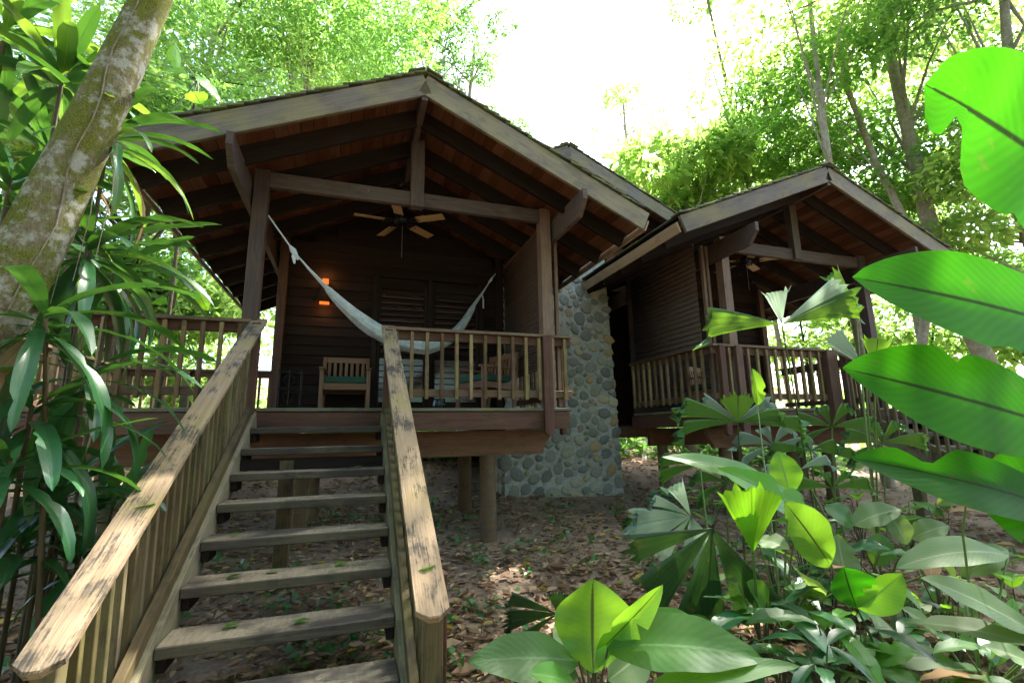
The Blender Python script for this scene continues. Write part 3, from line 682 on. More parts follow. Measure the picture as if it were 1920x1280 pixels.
# ------------------------------------------------------------------ things on the porches
def lathe(prof, n=16):
    V = []; F = []
    for r_, z in prof:
        for k in range(n): V.append((r_*math.cos(6.2832*k/n), r_*math.sin(6.2832*k/n), z))
    for i in range(len(prof)-1):
        for k in range(n): F.append((i*n+k, i*n+(k+1) % n, (i+1)*n+(k+1) % n, (i+1)*n+k))
    return V, F
def ceiling_fan(x, y, z, ztop, a0, label):
    t = thing('ceiling_fan', label, 'fan', (x, y, ztop))
    V, F = lathe([(.015, .0), (.06, .0), (.10, .03), (.115, .07), (.10, .12), (.06, .15), (.03, .17), (.012, .19)])
    put('motor', mesh_np('motor', [(a+x, b+y, c+z-.05) for a, b, c in V], F, True), M['iron'], t)
    tubeobj('down_rod', [(x, y, z+.12), (x, y, ztop)], [.014, .014], M['iron'], t)
    V, F = lathe([(.03, -.06), (.07, -.03), (.075, .0)])
    put('canopy', mesh_np('canopy', [(a+x, b+y, c+ztop) for a, b, c in V], F, True), M['iron'], t)
    for k in range(5):
        a = R(a0+72*k); d = Vector((math.cos(a), math.sin(a), 0)); sd = Vector((-d.y, d.x, 0)); c = Vector((x, y, z))
        up = Vector((0, 0, 1)) + sd*.2
        board('blade', c+d*.24, c+d*.66, .135, .008, M['blade'], t, up, .003)
        for s_ in (-.035, .035): tubeobj('blade_arm', [c+d*.09, c+d*.18+sd*s_*1.5, c+d*.29+sd*s_*.6 + Vector((0, 0, -.012))], [.008, .007, .006], M['iron'], t, 6)
    tubeobj('pull_chain', [(x+.02, y, z-.04), (x+.02, y, z-.55)], [.0025, .0025], M['zinc'], t, 5)
ceiling_fan(2.04, 1.0, 2.76, 3.36, 185, 'five blade ceiling fan with tan blades under the left porch roof')
ceiling_fan(8.45, 1.05, 2.80, 3.46, 172, 'five blade ceiling fan with tan blades under the right porch roof')

def chair(label, loc, rz):
    t = thing('armchair', label, 'chair', loc); mk = []
    def b(n, p0, p1, w, h, m='teak', up=(0, 0, 1)): 
        L = Vector(loc); Rm = Matrix.Rotation(rz, 3, 'Z')
        return board(n, L + Rm @ Vector(p0), L + Rm @ Vector(p1), w, h, M[m], t, Rm @ Vector(up))
    for sx in (-.31, .31):
        b('leg', (sx, -.28, 0), (sx, -.28, .60), .05, .05, up=(0, 1, 0)); b('leg', (sx, .26, 0), (sx, .34, .86), .05, .05, up=(0, 1, 0))
        b('arm', (sx, -.34, .615), (sx, .30, .615), .07, .03); b('side_rail', (sx, -.25, .36), (sx, .25, .34), .03, .08)
    b('apron', (-.285, -.285, .36), (.285, -.285, .36), .03, .085)
    b('apron', (-.285, .27, .34), (.285, .27, .34), .03, .085)
    for k in range(6): b('seat_slat', (-.28, -.24+.1*k, .405-.004*k), (.28, -.24+.1*k, .405-.004*k), .075, .018)
    b('top_rail', (-.285, .335, .82), (.285, .335, .82), .03, .08); b('lower_rail', (-.285, .285, .50), (.285, .285, .50), .03, .06)
    for k in range(7): b('back_slat', (-.24+.08*k, .29, .53), (-.24+.08*k, .33, .785), .045, .018, up=(0, 1, 0))
    cu = b('cushion', (-.275, -.02, .465), (.275, -.02, .465), .52, .085, 'cushion')
    return t
chair('wooden armchair with green seat cushion facing front against the dark wall', (1.37, 1.62, 0), 0)
chair('wooden armchair with green cushion turned sideways by the reed blind', (3.32, 1.02, 0), R(-68))
chair('wooden armchair seen through the balusters of the right porch', (7.75, 1.45, 0), R(25))

def hammock():
    t = thing('hammock', 'white cotton hammock slung across the left porch', 'hammock', (2.1, 1.0, .9))
    A = Vector((.45, .1, 2.23)); B = Vector((3.8, 1.95, 2.45))
    ks = [(0, 2.25), (.075, 1.90), (.1375, 1.68), (.22, 1.42), (.29, 1.235), (.3725, 1.07), (.5075, .935), (.605, .93), (.71, 1.10), (.80, 1.42), (.8875, 1.94), (.99, 2.46)]
    def c(s):
        for (a, za), (b, zb) in zip(ks, ks[1:]):
            if a <= s <= b: f = (s-a)/(b-a); z = za+(zb-za)*f; break
        else: z = ks[-1][1]
        p = A + (B-A)*s; return Vector((p.x, p.y, z))
    def cs(s): return (c(max(0, s-.03)) + c(s)*2 + c(min(.99, s+.03)))/4
    D = (B-A); D.z = 0; D.normalize(); sd = Vector((-D.y, D.x, 0))
    V = []; F = []; n = 60; m = 18
    for i in range(n+1):
        s = .19 + (.86-.19)*i/n; e = math.sin(math.pi*i/n)**.55
        w = .025 + .085*e; h = .025 + .095*e; p = cs(s)
        tan = (cs(min(.98, s+.02)) - cs(s-.02)).normalized(); nn = tan.cross(sd).normalized()
        if nn.z < 0: nn = -nn
        for j in range(m+1):
            a = R(-118 + 236*j/m); rp = 1 + .10*math.sin(j*2.1+i*.12) + .05*math.sin(j*4.7-i*.31)
            V.append(p + sd*(w*math.sin(a)*rp) - nn*(h*math.cos(a)*rp - .02))
    for i in range(n):
        for j in range(m): F.append((i*(m+1)+j, i*(m+1)+j+1, (i+1)*(m+1)+j+1, (i+1)*(m+1)+j))
    hm, nt = newmat('woven_cotton'); tc = nd(nt, 'ShaderNodeTexCoord').outputs['Object']
    wv = nd(nt, 'ShaderNodeTexNoise', {'Vector': nd(nt, 'ShaderNodeMapping', {0: tc, 3: (30, 30, 260)}).outputs[0], 'Scale': 1., 'Detail': 3}).outputs[0]; ws = nd(nt, 'ShaderNodeTexNoise', {'Vector': tc, 'Scale': 9., 'Detail': 6}).outputs[0]
    cc_ = mixc(nt, ramp(nt, math_(nt, 'ADD', math_(nt, 'MULTIPLY', wv, .6), math_(nt, 'MULTIPLY', ws, .4)), [(.38, (0, 0, 0)), (.6, (1, 1, 1))]), (.36, .41, .45), (.66, .71, .75))
    out(nt, nd(nt, 'ShaderNodeBsdfPrincipled', {'Base Color': cc_, 'Roughness': .95, 'Normal': nd(nt, 'ShaderNodeBump', {'Height': wv, 'Strength': .8, 'Distance': .01}).outputs[0]}).outputs[0])
    o = put('cloth', mesh_np('cloth', V, F, True), hm, t)
    for end, (ka, kb) in ((0, (.085, .20)), (n, (.955, .85))):
        q = cs(ka)
        for j in range(0, m+1, 2): tubeobj('string', [q, (q + Vector(V[end*(m+1)+j]))/2 + Vector((0, 0, -.01)), V[end*(m+1)+j]], [.005, .004, .004], M['rope'], t, 5)
    q = cs(.085); tubeobj('rope', [A, (A+q)/2, q], [.009]*3, M['rope'], t, 6)
    tubeobj('knot', [q+Vector((-.05, 0, .07)), q+Vector((-.01, 0, .02)), q+Vector((.02, 0, -.03)), q+Vector((.05, .02, -.09))], [.012, .034, .03, .012], M['rope'], t, 9, .25)
    tubeobj('tassel', [q, q+Vector((.0, -.01, -.07)), q+Vector((.015, -.01, -.15))], [.02, .024, .012], M['rope'], t, 8, .3)
    q = cs(.955); tubeobj('rope', [B + Vector((.03, .02, .08)), q], [.009]*2, M['rope'], t, 6)
    tubeobj('knot', [q+Vector((.03, 0, .05)), q, q-Vector((.04, 0, .06))], [.012, .026, .012], M['rope'], t, 9, .25)
    q = cs(.90); tubeobj('tassel', [q, q+Vector((.02, -.01, -.12)), q+Vector((.02, -.01, -.26))], [.008, .012, .014], M['rope'], t, 7, .3)
hammock()

def sconce():
    t = thing('wall_lamp', 'lit wall lamp glowing orange on the dark siding behind the hammock', 'lamp', (1.0, 1.96, 1.6))
    def fr(z0, z1, w0, w1):
        V = []
        for z, w in ((z0, w0), (z1, w1)): V += [(1-w, 2.0-.02, z), (1+w, 1.98, z), (1+w, 1.98-w*1.6, z), (1-w, 1.98-w*1.6, z)]
        return V, [(0, 1, 5, 4), (1, 2, 6, 5), (2, 3, 7, 6), (3, 0, 4, 7)]
    V, F = fr(1.70, 1.99, .115, .05); put('shade', mesh_np('shade', V, F), M['siding'], t)
    m, nt = newmat('lamp_glow'); out(nt, nd(nt, 'ShaderNodeEmission', {'Color': (1, .16, .02, 1), 'Strength': .26}).outputs[0])
    board('glow_panel', (.93, 1.93, 1.70), (1.07, 1.93, 1.70), .08, .03, m, t); board('glow_panel', (.955, 1.93, 2.04), (1.045, 1.93, 2.04), .05, .09, m, t)
    for z, e in ((1.62, .3), (2.14, .35)):
        l = bpy.data.lights.new('bulb', 'POINT'); l.energy = e; l.color = (1, .42, .12); l.shadow_soft_size = .03
        b = bpy.data.objects.new('bulb', l); link(b, t); b.location = Vector((1.0, 1.86, z)) - t.location
sconce()
def rack():
    t = thing('wire_rack', 'dark wire plant rack standing at the left of the wall', 'rack', (.62, 1.75, 0)); P = []
    for x in (.47, .77):
        for y in (1.65, 1.85): P.append(tube([(x, y, 0), (x, y, .62)], [.006, .006], 5))
    for z in (.12, .36, .60): P.append(tube([(.47, 1.65, z), (.77, 1.65, z), (.77, 1.85, z), (.47, 1.85, z), (.47, 1.65, z)], [.006]*5, 5))
    for z in (.24, .48): P.append(tube([(.62+.07*math.cos(a*.6), 1.65, z+.07*math.sin(a*.6)) for a in range(11)], [.004]*11, 5))
    P.append(tube([(.62, 1.65, 0), (.62, 1.65, .62)], [.005]*2, 5))
    V, F = join_v(P); put('frame', mesh_np('frame', V, F, True), M['iron'], t)
rack()
V, F = lathe([(.0, .0), (.08, .0), (.11, .05), (.10, .12), (.085, .15), (.095, .17)], 18)
tag(put('jar', mesh_np('jar', [(a+2.62, b+.95, c+.002) for a, b, c in V], F, True), M['glaze']), 'small dark glazed jar on the deck behind the balusters', 'jar')

# ------------------------------------------------------------------ plants near the camera
UP = Vector((0, 0, 1))
def px(w, t): return w*t/FPX
def ground_pt(p): return Vector((p.x, p.y, gz(p.x, p.y)))
def pleaf(par, b, t, w, mat, face=.6, **k):
    B, T = at(*b), at(*t); return leaf('leaf', B, T, px(w, (b[2]+t[2])/2), M[mat], par, (-_f*face + UP*(1-face) + _r*k.pop('tilt', 0.)), **k)
def petiole(par, pts, r0, r1, mat='stem'):
    n = len(pts); return tubeobj('petiole', pts, [r0+(r1-r0)*i/(n-1) for i in range(n)], M[mat], par, 7)
def bend(a, b, s=.12):
    a, b = Vector(a), Vector(b); m = (a+b)/2 + Vector(((b.x-a.x)*-s, (b.y-a.y)*-s, abs(b.z-a.z)*s)); return [bez(a, m, b, i/6) for i in range(7)]

# giant paddle leaves leaning in from the right
g = thing('giant_leaf_plant', 'tall plant with huge backlit paddle leaves filling the right edge', 'plant', ground_pt(at(2120, 1200, 2.3)))
gb = Vector(g.location)
GL = [((2080, 400, 2.15), (1735, 158, 2.0), 330, .85, dict(peak=.56, bites=((.83, -1, .96, .07), (.5, -1, .1, .05)), fold=.05, arch=.05, point=.62)),
      ((2080, 640, 2.15), (1598, 520, 1.9), 200, .7, dict(peak=.55, fold=.10, arch=.05, bites=((.55, -1, .15, .06),))),
      ((2080, 835, 2.2), (1580, 690, 1.95), 190, .7, dict(peak=.6, fold=.08, arch=.05, bites=((.62, 1, .3, .05),))),
      ((2060, 985, 2.3), (1596, 858, 2.0), 120, .6, dict(peak=.6, fold=.15, arch=.08, bites=((.75, 1, .75, .12),))),
      ((2150, 1060, 2.2), (1780, 866, 2.15), 190, .7, dict(peak=.5, fold=.1, arch=-.03)),
      ((2070, 840, 2.6), (1846, 775, 2.5), 150, .7, dict(peak=.5, fold=.1, arch=.05))]
for b, t, w, fc, kw in GL:
    pleaf(g, b, t, w, 'giant', fc, nl=26, wave=.006, **kw); petiole(g, bend(gb, at(*b)), .02, .011)
# slim grey curled leaf and stalk in front of it
o = thing('ginger_plant', 'slender stalk with a curled silvery leaf before the giant leaves', 'plant', ground_pt(at(1795, 1045, 2.6)))
pleaf(o, (1815, 905, 2.5), (1755, 945, 2.45), 42, 'pale', .7, fold=.5); petiole(o, [o.location, at(1805, 1000, 2.55), at(1815, 905, 2.5)], .007, .004)

# fan palms
def fanplant(label, base, fans):
    t = thing('fan_palm', label, 'palm', ground_pt(at(*base)), 'fan palms in front of the right porch')
    for i, (hub, ax, up, rad, mat, kw) in enumerate(fans):
        h = at(*hub); A = _r*ax[0] + _u*ax[1] + _f*ax[2]; U_ = _r*up[0] + _u*up[1] - _f*up[2]
        fanleaf(t, h, A, U_, px(rad, hub[2]), M[mat], seed=i+len(label), **kw)
        petiole(t, bend(t.location, h, .05), .011, .007)
    return t
IU = (0, 1, 0)
fanplant('tall fan palm whose pale split leaf stands before the right porch post', (1530, 960, 5.4), [
    ((1466, 608, 5.0), IU, (0, .45, 1), 155, 'fanpale', dict(segs=[(9, 40, .50), (-57, 20, 1.0)], droop=.02)),
    ((1466, 608, 5.0), IU, (0, .45, 1), 155, 'fan', dict(segs=[(84, 24, 1.06), (-70, 22, 1.12)], droop=.12)),
    ((1520, 845, 5.0), IU, (0, .7, 1), 90, 'fan', dict(segs=[(78, 22, 1.0), (-86, 18, 1.0), (-62, 22, .7), (35, 34, .5)], droop=.2))])
fanplant('fan palm with a cupped green leaf and ragged side fingers below the railing', (1390, 990, 5.1), [
    ((1384, 792, 4.9), IU, (0, .3, 1), 60, 'bright', dict(segs=[(0, 78, 1.0)], droop=0)),
    ((1384, 792, 4.9), IU, (0, .8, 1), 130, 'fan', dict(segs=[(68, 20, 1.05), (88, 15, .95), (-70, 20, .75), (-84, 15, 1.05)], droop=.18)),
    ((1384, 792, 5.0), IU, (0, .8, 1), 110, 'fanpale', dict(segs=[(52, 18, .9), (-50, 18, .8)], droop=.15))])
fanplant('fan palm with silvery drooping leaf in front of the stone wall', (1345, 1170, 4.0), [
    ((1296, 968, 3.6), IU, (0, .6, 1), 118, 'fanpale', dict(segs=[(24, 26, .8), (60, 16, .85), (84, 18, 1.05), (108, 28, 1.1), (138, 22, .78), (-165, 62, .66)], droop=.16)),
    ((1336, 990, 3.3), IU, (0, .3, 1), 195, 'fandark', dict(segs=[(137, 27, 1.0), (173, 32, 1.05), (-150, 30, 1.08), (104, 20, .9)], droop=.02)),
    ((1312, 872, 4.4), IU, (0, .7, 1), 90, 'fan', dict(segs=[(72, 22, 1.0), (96, 20, .95), (40, 20, .7)], droop=.25))])
fanplant('fan palm with a single upright lime green new leaf', (1420, 1150, 3.2), [
    ((1412, 1036, 3.05), IU, (0, -.1, 1), 128, 'fanyoung', dict(segs=[(15, 30, 1.0), (-15, 30, .98)], droop=-.02, slit=.92)),
    ((1412, 1036, 3.0), IU, (0, -.2, 1), 75, 'fanyoung', dict(segs=[(10, 40, 1.0)], droop=-.02, slit=.90))])
fanplant('low dark fan palm leaf lying on the leaf litter by the stairs', (1062, 1178, 2.95), [
    ((1045, 1150, 2.9), IU, (0, .9, 1), 108, 'fandark', dict(segs=[(5, 42, .5), (70, 17, 1.05), (88, 14, .95), (101, 12, 1.0), (123, 16, .8), (-30, 30, .5)], droop=.08))])
fanplant('fan palm with a blue green leaf just left of the giant paddle leaves', (1625, 900, 4.9), [
    ((1622, 690, 4.6), IU, (0, .4, 1), 105, 'fanpale', dict(segs=[(42, 26, 1.0)], droop=.05)),
    ((1604, 575, 5.2), IU, (0, .4, 1), 95, 'fan', dict(segs=[(33, 22, 1.05), (58, 16, .8)], droop=.12)),
    ((1640, 695, 4.5), IU, (0, .4, 1), 80, 'bright', dict(segs=[(-5, 50, .95)], droop=.05))])
fanplant('short fan palm spreading over the litter right of the lime leaf', (1590, 1000, 4.6), [
    ((1560, 915, 4.5), IU, (0, .9, 1), 85, 'fan', dict(segs=[(75, 24, 1.0), (20, 26, .6), (-75, 22, 1.0), (-40, 24, .7)], droop=.2)),
    ((1500, 880, 4.7), IU, (0, .9, 1), 80, 'fanpale', dict(segs=[(80, 20, 1.0), (45, 22, .7), (-60, 22, .9)], droop=.25))])

# broad-leaved plants
def broad(label, base, leaves, name='ginger_plant', stem='stem'):
    t = thing(name, label, 'plant', ground_pt(at(*base)))
    for b, tip, w, mat, fc, kw in leaves:
        pleaf(t, b, tip, w, mat, fc, **kw); petiole(t, bend(t.location, at(*b), .06), .010, .005, stem)
    return t
broad('foreground broad-leaved plant with glossy leaves at the bottom centre', (1112, 1330, 2.3), [
    ((1085, 1238, 2.25), (878, 1240, 2.05), 92, 'ginger', .45, dict(arch=.10, fold=.12)),
    ((1112, 1262, 2.25), (1112, 1085, 2.35), 150, 'bright', .95, dict(arch=-.12, fold=.35, peak=.62)),
    ((1118, 1225, 2.3), (1243, 1095, 2.2), 55, 'bright', .8, dict(arch=.05, fold=.6)),
    ((1140, 1215, 2.25), (1432, 1238, 1.95), 118, 'ginger', .4, dict(arch=.16, fold=.2)),
    ((1175, 1180, 2.5), (1330, 1185, 2.6), 70, 'bright', .5, dict(arch=.18, fold=.1)),
    ((1100, 1240, 2.4), (1042, 1162, 2.6), 62, 'pale', .6, dict(arch=.05)),
    ((1085, 1270, 2.2), (985, 1230, 2.35), 60, 'ginger', .6, dict(arch=.2)),
    ((1080, 1285, 2.15), (990, 1262, 2.0), 55, 'ginger', .4, dict(arch=.1)),
    ((1140, 1275, 2.3), (1215, 1215, 2.5), 75, 'pale', .6, dict(arch=.1)),
    ((1200, 1300, 2.0), (1500, 1248, 1.9), 60, 'ginger', .3, dict(arch=.1))], stem='stemdark')
broad('leafy ginger clump with arching leaves beside the lime fan leaf', (1470, 1190, 3.4), [
    ((1500, 945, 3.4), (1240, 856, 3.5), 58, 'bright', .4, dict(arch=.16, fold=.15)),
    ((1560, 1000, 3.3), (1345, 878, 3.3), 74, 'bright', .5, dict(arch=.12)),
    ((1558, 1062, 3.2), (1470, 940, 3.1), 82, 'bright', .8, dict(arch=.08, peak=.55)),
    ((1480, 925, 3.6), (1458, 845, 3.7), 62, 'ginger', .9, dict(arch=.05)),
    ((1590, 1095, 3.2), (1570, 1000, 3.4), 60, 'pale', .8, dict(arch=-.05)),
    ((1420, 1010, 3.5), (1480, 1030, 3.3), 50, 'pale', .4, dict(arch=.1)),
    ((1530, 1120, 3.2), (1490, 1068, 3.0), 55, 'pale', .3, dict(arch=.15)),
    ((1470, 1100, 3.3), (1560, 1135, 3.0), 55, 'ginger', .3, dict(arch=.15)),
    ((1440, 1150, 3.2), (1400, 1090, 3.1), 60, 'ginger', .5, dict(arch=.15)),
    ((1500, 1180, 3.0), (1580, 1160, 2.8), 50, 'ginger', .4, dict(arch=.1)),
    ((1420, 760, 4.3), (1410, 690, 4.3), 26, 'bright', .9, dict(fold=.7))])
broad('plant with one dark green cupped leaf on a bent stalk', (1680, 1330, 2.6), [
    ((1607, 1140, 2.55), (1582, 1062, 2.6), 88, 'giant', .9, dict(arch=-.1, fold=.3, peak=.6)),
    ((1607, 1140, 2.55), (1692, 1075, 2.5), 70, 'ginger', .8, dict(arch=.05, fold=.35)),
    ((1640, 1150, 2.6), (1655, 1195, 2.45), 45, 'pale', .7, dict(arch=.1)),
    ((1640, 1240, 2.5), (1720, 1225, 2.4), 60, 'ginger', .3, dict(arch=.15)),
    ((1650, 1240, 2.5), (1790, 1240, 2.4), 62, 'pale', .3, dict(arch=.15))])
broad('plant with long pale drooping leaves in the lower right corner', (1850, 1330, 2.5), [
    ((1960, 1200, 2.2), (1725, 1082, 2.35), 85, 'pale', .35, dict(arch=.10, fold=.1, nl=24)),
    ((1960, 1215, 2.1), (1695, 1165, 2.4), 62, 'pale', .25, dict(arch=.10)),
    ((1890, 1040, 3.0), (1680, 1065, 3.0), 72, 'pale', .35, dict(arch=.20)),
    ((1800, 1080, 3.0), (1890, 1030, 3.1), 40, 'pale', .5, dict(arch=.15)),
    ((1950, 1250, 2.0), (1840, 1210, 2.1), 50, 'pale', .3, dict(arch=.1)),
    ((1860, 1250, 2.4), (1900, 1120, 2.6), 40, 'bright', .6, dict(arch=.1)),
    ((1760, 1190, 2.6), (1690, 1140, 2.6), 40, 'pale', .4, dict(arch=.1))])
broad('group of silvery green leaves in the middle of the right undergrowth', (1650, 1060, 4.0), [
    ((1600, 985, 4.0), (1690, 955, 3.9), 62, 'pale', .35, dict(arch=.15)),
    ((1600, 985, 4.0), (1545, 950, 4.1), 60, 'ginger', .4, dict(arch=.15)),
    ((1700, 1020, 3.8), (1665, 960, 3.9), 50, 'pale', .6, dict(arch=.1)),
    ((1710, 1010, 3.9), (1780, 985, 3.8), 52, 'pale', .4, dict(arch=.15)),
    ((1590, 1030, 3.8), (1660, 1030, 3.6), 52, 'drac', .3, dict(arch=.15)),
    ((1640, 1060, 3.7), (1655, 1000, 3.8), 52, 'ginger', .6, dict(arch=.1)),
    ((1730, 1080, 3.6), (1760, 1010, 3.7), 45, 'pale', .7, dict(arch=.1))])
PLACE = ['below the bright ginger leaf', 'just below the cupped dark leaf', 'at the bottom edge right of the foreground plant', 'behind the right leaf of the foreground plant', 'below the group of silvery leaves', 'beside the long pale leaves', 'at the foot of the ginger clump', 'right behind the lime fan leaf', 'on the open litter slope at right', 'nearest the far staircase', 'under the short fan palm', 'left of the long pale leaves at the bottom', 'at the bottom edge under the ginger clump', 'under the pale drooping leaves', 'at the bottom edge under the cupped leaf plant']
spots = [(1490, 1120, 3.5, 8, 'drac'), (1560, 1200, 2.9, 9, 'ginger'), (1460, 1230, 2.6, 8, 'drac'), (1350, 1230, 3.0, 7, 'ginger'), (1700, 1130, 3.2, 8, 'drac'), (1820, 1150, 3.0, 7, 'ginger'),
         (1560, 1090, 3.7, 9, 'drac'), (1450, 1060, 4.0, 8, 'drac'), (1780, 1060, 3.8, 6, 'drac'), (1860, 1000, 4.2, 6, 'ginger'), (1500, 1010, 4.4, 7, 'ginger'), (1690, 1250, 2.7, 8, 'drac'), (1540, 1270, 2.4, 8, 'drac'), (1790, 1200, 2.8, 8, 'ginger'), (1620, 1280, 2.5, 7, 'drac')]
for pl_, (u, v, t, n, m) in zip(PLACE, spots):
    b = ground_pt(at(u, v, t)); o = thing('understory_plant', 'low leafy plant ' + pl_, 'plant', b, 'low plants filling the right undergrowth')
    hh = rng.uniform(.22, .5)
    for k in range(n):
        a = 6.283*k/n + rng.uniform(-.4, .4); d = Vector((math.cos(a), math.sin(a), 0)); q = b + d*.05 + UP*hh*rng.uniform(.35, 1.0); L = rng.uniform(.16, .3)
        leaf('leaf', q, q + d*L + UP*rng.uniform(-.12, .08), L*rng.uniform(.3, .42), M[m], o, UP, .18, .15, nl=10); petiole(o, bend(b, q, .1), .006, .003, 'stemdark')

more = [
    ('broad-leaved plant at the foot of the right porch stilts', (1330, 930, 6.3), 'ginger', 10, .5), ('leafy plant between the two porch staircases', (1220, 900, 6.6), 'drac', 9, .4),
    ('tall leafy plant against the deck of the right porch', (1440, 900, 6.0), 'ginger', 11, .75), ('plant with upright leaves under the far staircase', (1600, 900, 5.6), 'ginger', 10, .7),
    ('leafy plant at the foot of the far staircase', (1760, 930, 5.0), 'drac', 10, .6), ('plant beside the stilts of the far staircase', (1690, 900, 5.6), 'ginger', 9, .55),
    ('bushy plant behind the drooping dark fan leaves', (1300, 1040, 4.6), 'drac', 9, .35), ('bushy plant right of the lime fan leaf', (1510, 1090, 3.9), 'ginger', 12, .55),
    ('bushy plant in the middle of the right undergrowth', (1610, 1120, 3.4), 'drac', 12, .5), ('pale leaved plant below the giant leaves', (1760, 1120, 3.3), 'pale', 10, .45),
    ('pale leaved plant at the right edge', (1900, 1110, 3.0), 'pale', 9, .4), ('dark leafy plant at the bottom right corner', (1880, 1270, 2.3), 'drac', 10, .3),
    ('dark leafy plant in front of the ginger clump', (1430, 1180, 3.0), 'drac', 12, .42), ('leafy plant in front of the cupped dark leaf', (1560, 1240, 2.6), 'ginger', 11, .35),
    ('small leafy plant between the foreground plant and the dark fan leaves', (1290, 1200, 3.0), 'drac', 8, .25), ('leafy plant at the bottom edge left of the pale leaves', (1740, 1290, 2.4), 'ginger', 11, .3)]
for lab, bs, m, n, hh in more:
    b = ground_pt(at(*bs)); o = thing('understory_plant', lab, 'plant', b, 'low plants filling the right undergrowth')
    for k in range(n):
        a = 2.4*k + rng.uniform(-.4, .4); d = Vector((math.cos(a), math.sin(a), 0)); q = b + d*rng.uniform(.04, .16) + UP*hh*rng.uniform(.3, 1.1); L = rng.uniform(.22, .42)
        leaf('leaf', q, q + d*L + UP*rng.uniform(-.2, .14), L*rng.uniform(.26, .42), M['bright' if rng.random() < .16 else ('pale' if rng.random() < .15 else ('dead' if rng.random() < .1 else m))], o, UP, .2, .16, nl=12, wave=.035, peak=rng.uniform(.38, .55), twist=rng.uniform(-.5, .5)); petiole(o, bend(b, q, .12), .007, .0035, 'stemdark')
for (u, v, t, rad, mt) in ((1560, 800, 5.6, 95, 'fan'), (1450, 835, 5.4, 85, 'fanpale'), (1655, 830, 5.0, 90, 'fan'), (1365, 905, 5.0, 80, 'fan'), (1230, 985, 5.2, 70, 'fan')):
    fanplant('fan palm %s' % {1560: 'reaching up to the deck beam left of the far stair', 1450: 'with pale leaf under the right porch railing', 1655: 'in front of the far stair railing', 1365: 'half hidden behind the lime leaf', 1230: 'small one nearest the stone wall'}[u], (u, v+150, t), [
        ((u, v, t), IU, (0, .8, 1), rad, mt, dict(segs=[(70, 24, 1.0), (22, 26, .7), (-30, 26, .75), (-78, 24, 1.0), (108, 18, .8)], droop=.22))])

# dracaenas on the left
def dracaena(label, c, n, L, kind='drac', up=.0, base=None, mixy=0., wide=.095, bias=None):
    C = at(*c); b = ground_pt(at(*base) if base else C + Vector((-.25, .5, 0)))
    t = thing('dracaena', label, 'plant', b, 'strap-leaved dracaenas by the left trunk')
    if C.z - b.z > .25: tubeobj('stem', bend(b, C, .08), [.015, .015, .014, .014, .013, .012, .010], M['stemdark'], t, 8)
    for k in range(n):
        a = k*2.39996 + rng.uniform(-.3, .3); q = k/n; d = Vector((math.cos(a), math.sin(a), 0))
        if bias is not None: d = (d + bias*.7).normalized()
        l = L*rng.uniform(.75, 1.15); rz = (.75 - 1.55*q) + up + rng.uniform(-.15, .15); rz = max(-.95, min(.95, rz)); rx = math.sqrt(max(.08, 1-rz*rz))
        p0 = C + d*.02 + UP*(-.14*q)
        leaf('leaf', p0, p0 + d*l*rx + UP*l*rz, wide*rng.uniform(.8, 1.15), M['dead' if (q > .85 and rng.random() < .25) else ('dracy' if rng.random() < mixy else kind)], t, UP if abs(rz) < .8 else (UP*.4 + d), arch=.30 if rz < .3 else .08, fold=.18, peak=.5, nl=16, wave=.04, point=.6, twist=rng.uniform(-.5, .5), bites=())
dracaena('upright striped dracaena rosette at the top left behind the mossy trunk', (120, 130, 3.0), 24, .50, up=.25, mixy=.55)
dracaena('dracaena whose thin leaves droop over the left roof edge', (205, 250, 3.05), 22, .60, up=-.38, mixy=.2, bias=_r, wide=.055)
dracaena('dracaena with hanging leaves under the roof edge behind the trunk', (165, 455, 3.0), 24, .68, up=-.35, mixy=.1)
dracaena('dark dracaena at the left edge in front of the railing', (85, 585, 2.5), 17, .72, up=-.55, wide=.092, base=(90, 1150, 2.6))
dracaena('dracaena with broad leaves beside the left handrail', (165, 690, 2.85), 16, .68, up=-.5, wide=.092)
dracaena('low dracaena on the ground left of the handrail', (118, 905, 2.75), 22, .50, up=-.1, wide=.092)
dracaena('dark dracaena in the lower left corner', (20, 860, 2.35), 16, .55, up=-.4, wide=.092)
dracaena('small dracaena under the side deck next to the stair', (215, 930, 3.3), 18, .48, up=.1, wide=.09)
dracaena('broad leaved dracaena low beside the bottom of the left handrail', (150, 1035, 2.8), 18, .42, up=-.1, wide=.088)
dracaena('dracaena on the ground at the left edge below the deck beam', (40, 1010, 2.6), 18, .46, up=-.05, wide=.088)
dracaena('dracaena hanging below the side deck fascia at the left edge', (60, 760, 2.55), 16, .64, up=-.45, wide=.09)
dracaena('dracaena rosette at the left edge above the railing', (20, 330, 2.7), 20, .52, up=-.05, mixy=.2)
dracaena('dracaena in the shade behind the middle of the mossy trunk', (95, 270, 3.4), 24, .6, up=-.1)
dracaena('dracaena with long leaves left of the trunk above the railing', (45, 440, 3.3), 24, .62, up=-.25)
dracaena('thin dracaena hanging between the trunk and the left eave', (215, 500, 3.5), 20, .6, up=-.5, wide=.07)
dracaena('dracaena rosette in the top left corner', (15, 40, 2.9), 18, .55, up=-.1, mixy=.3)

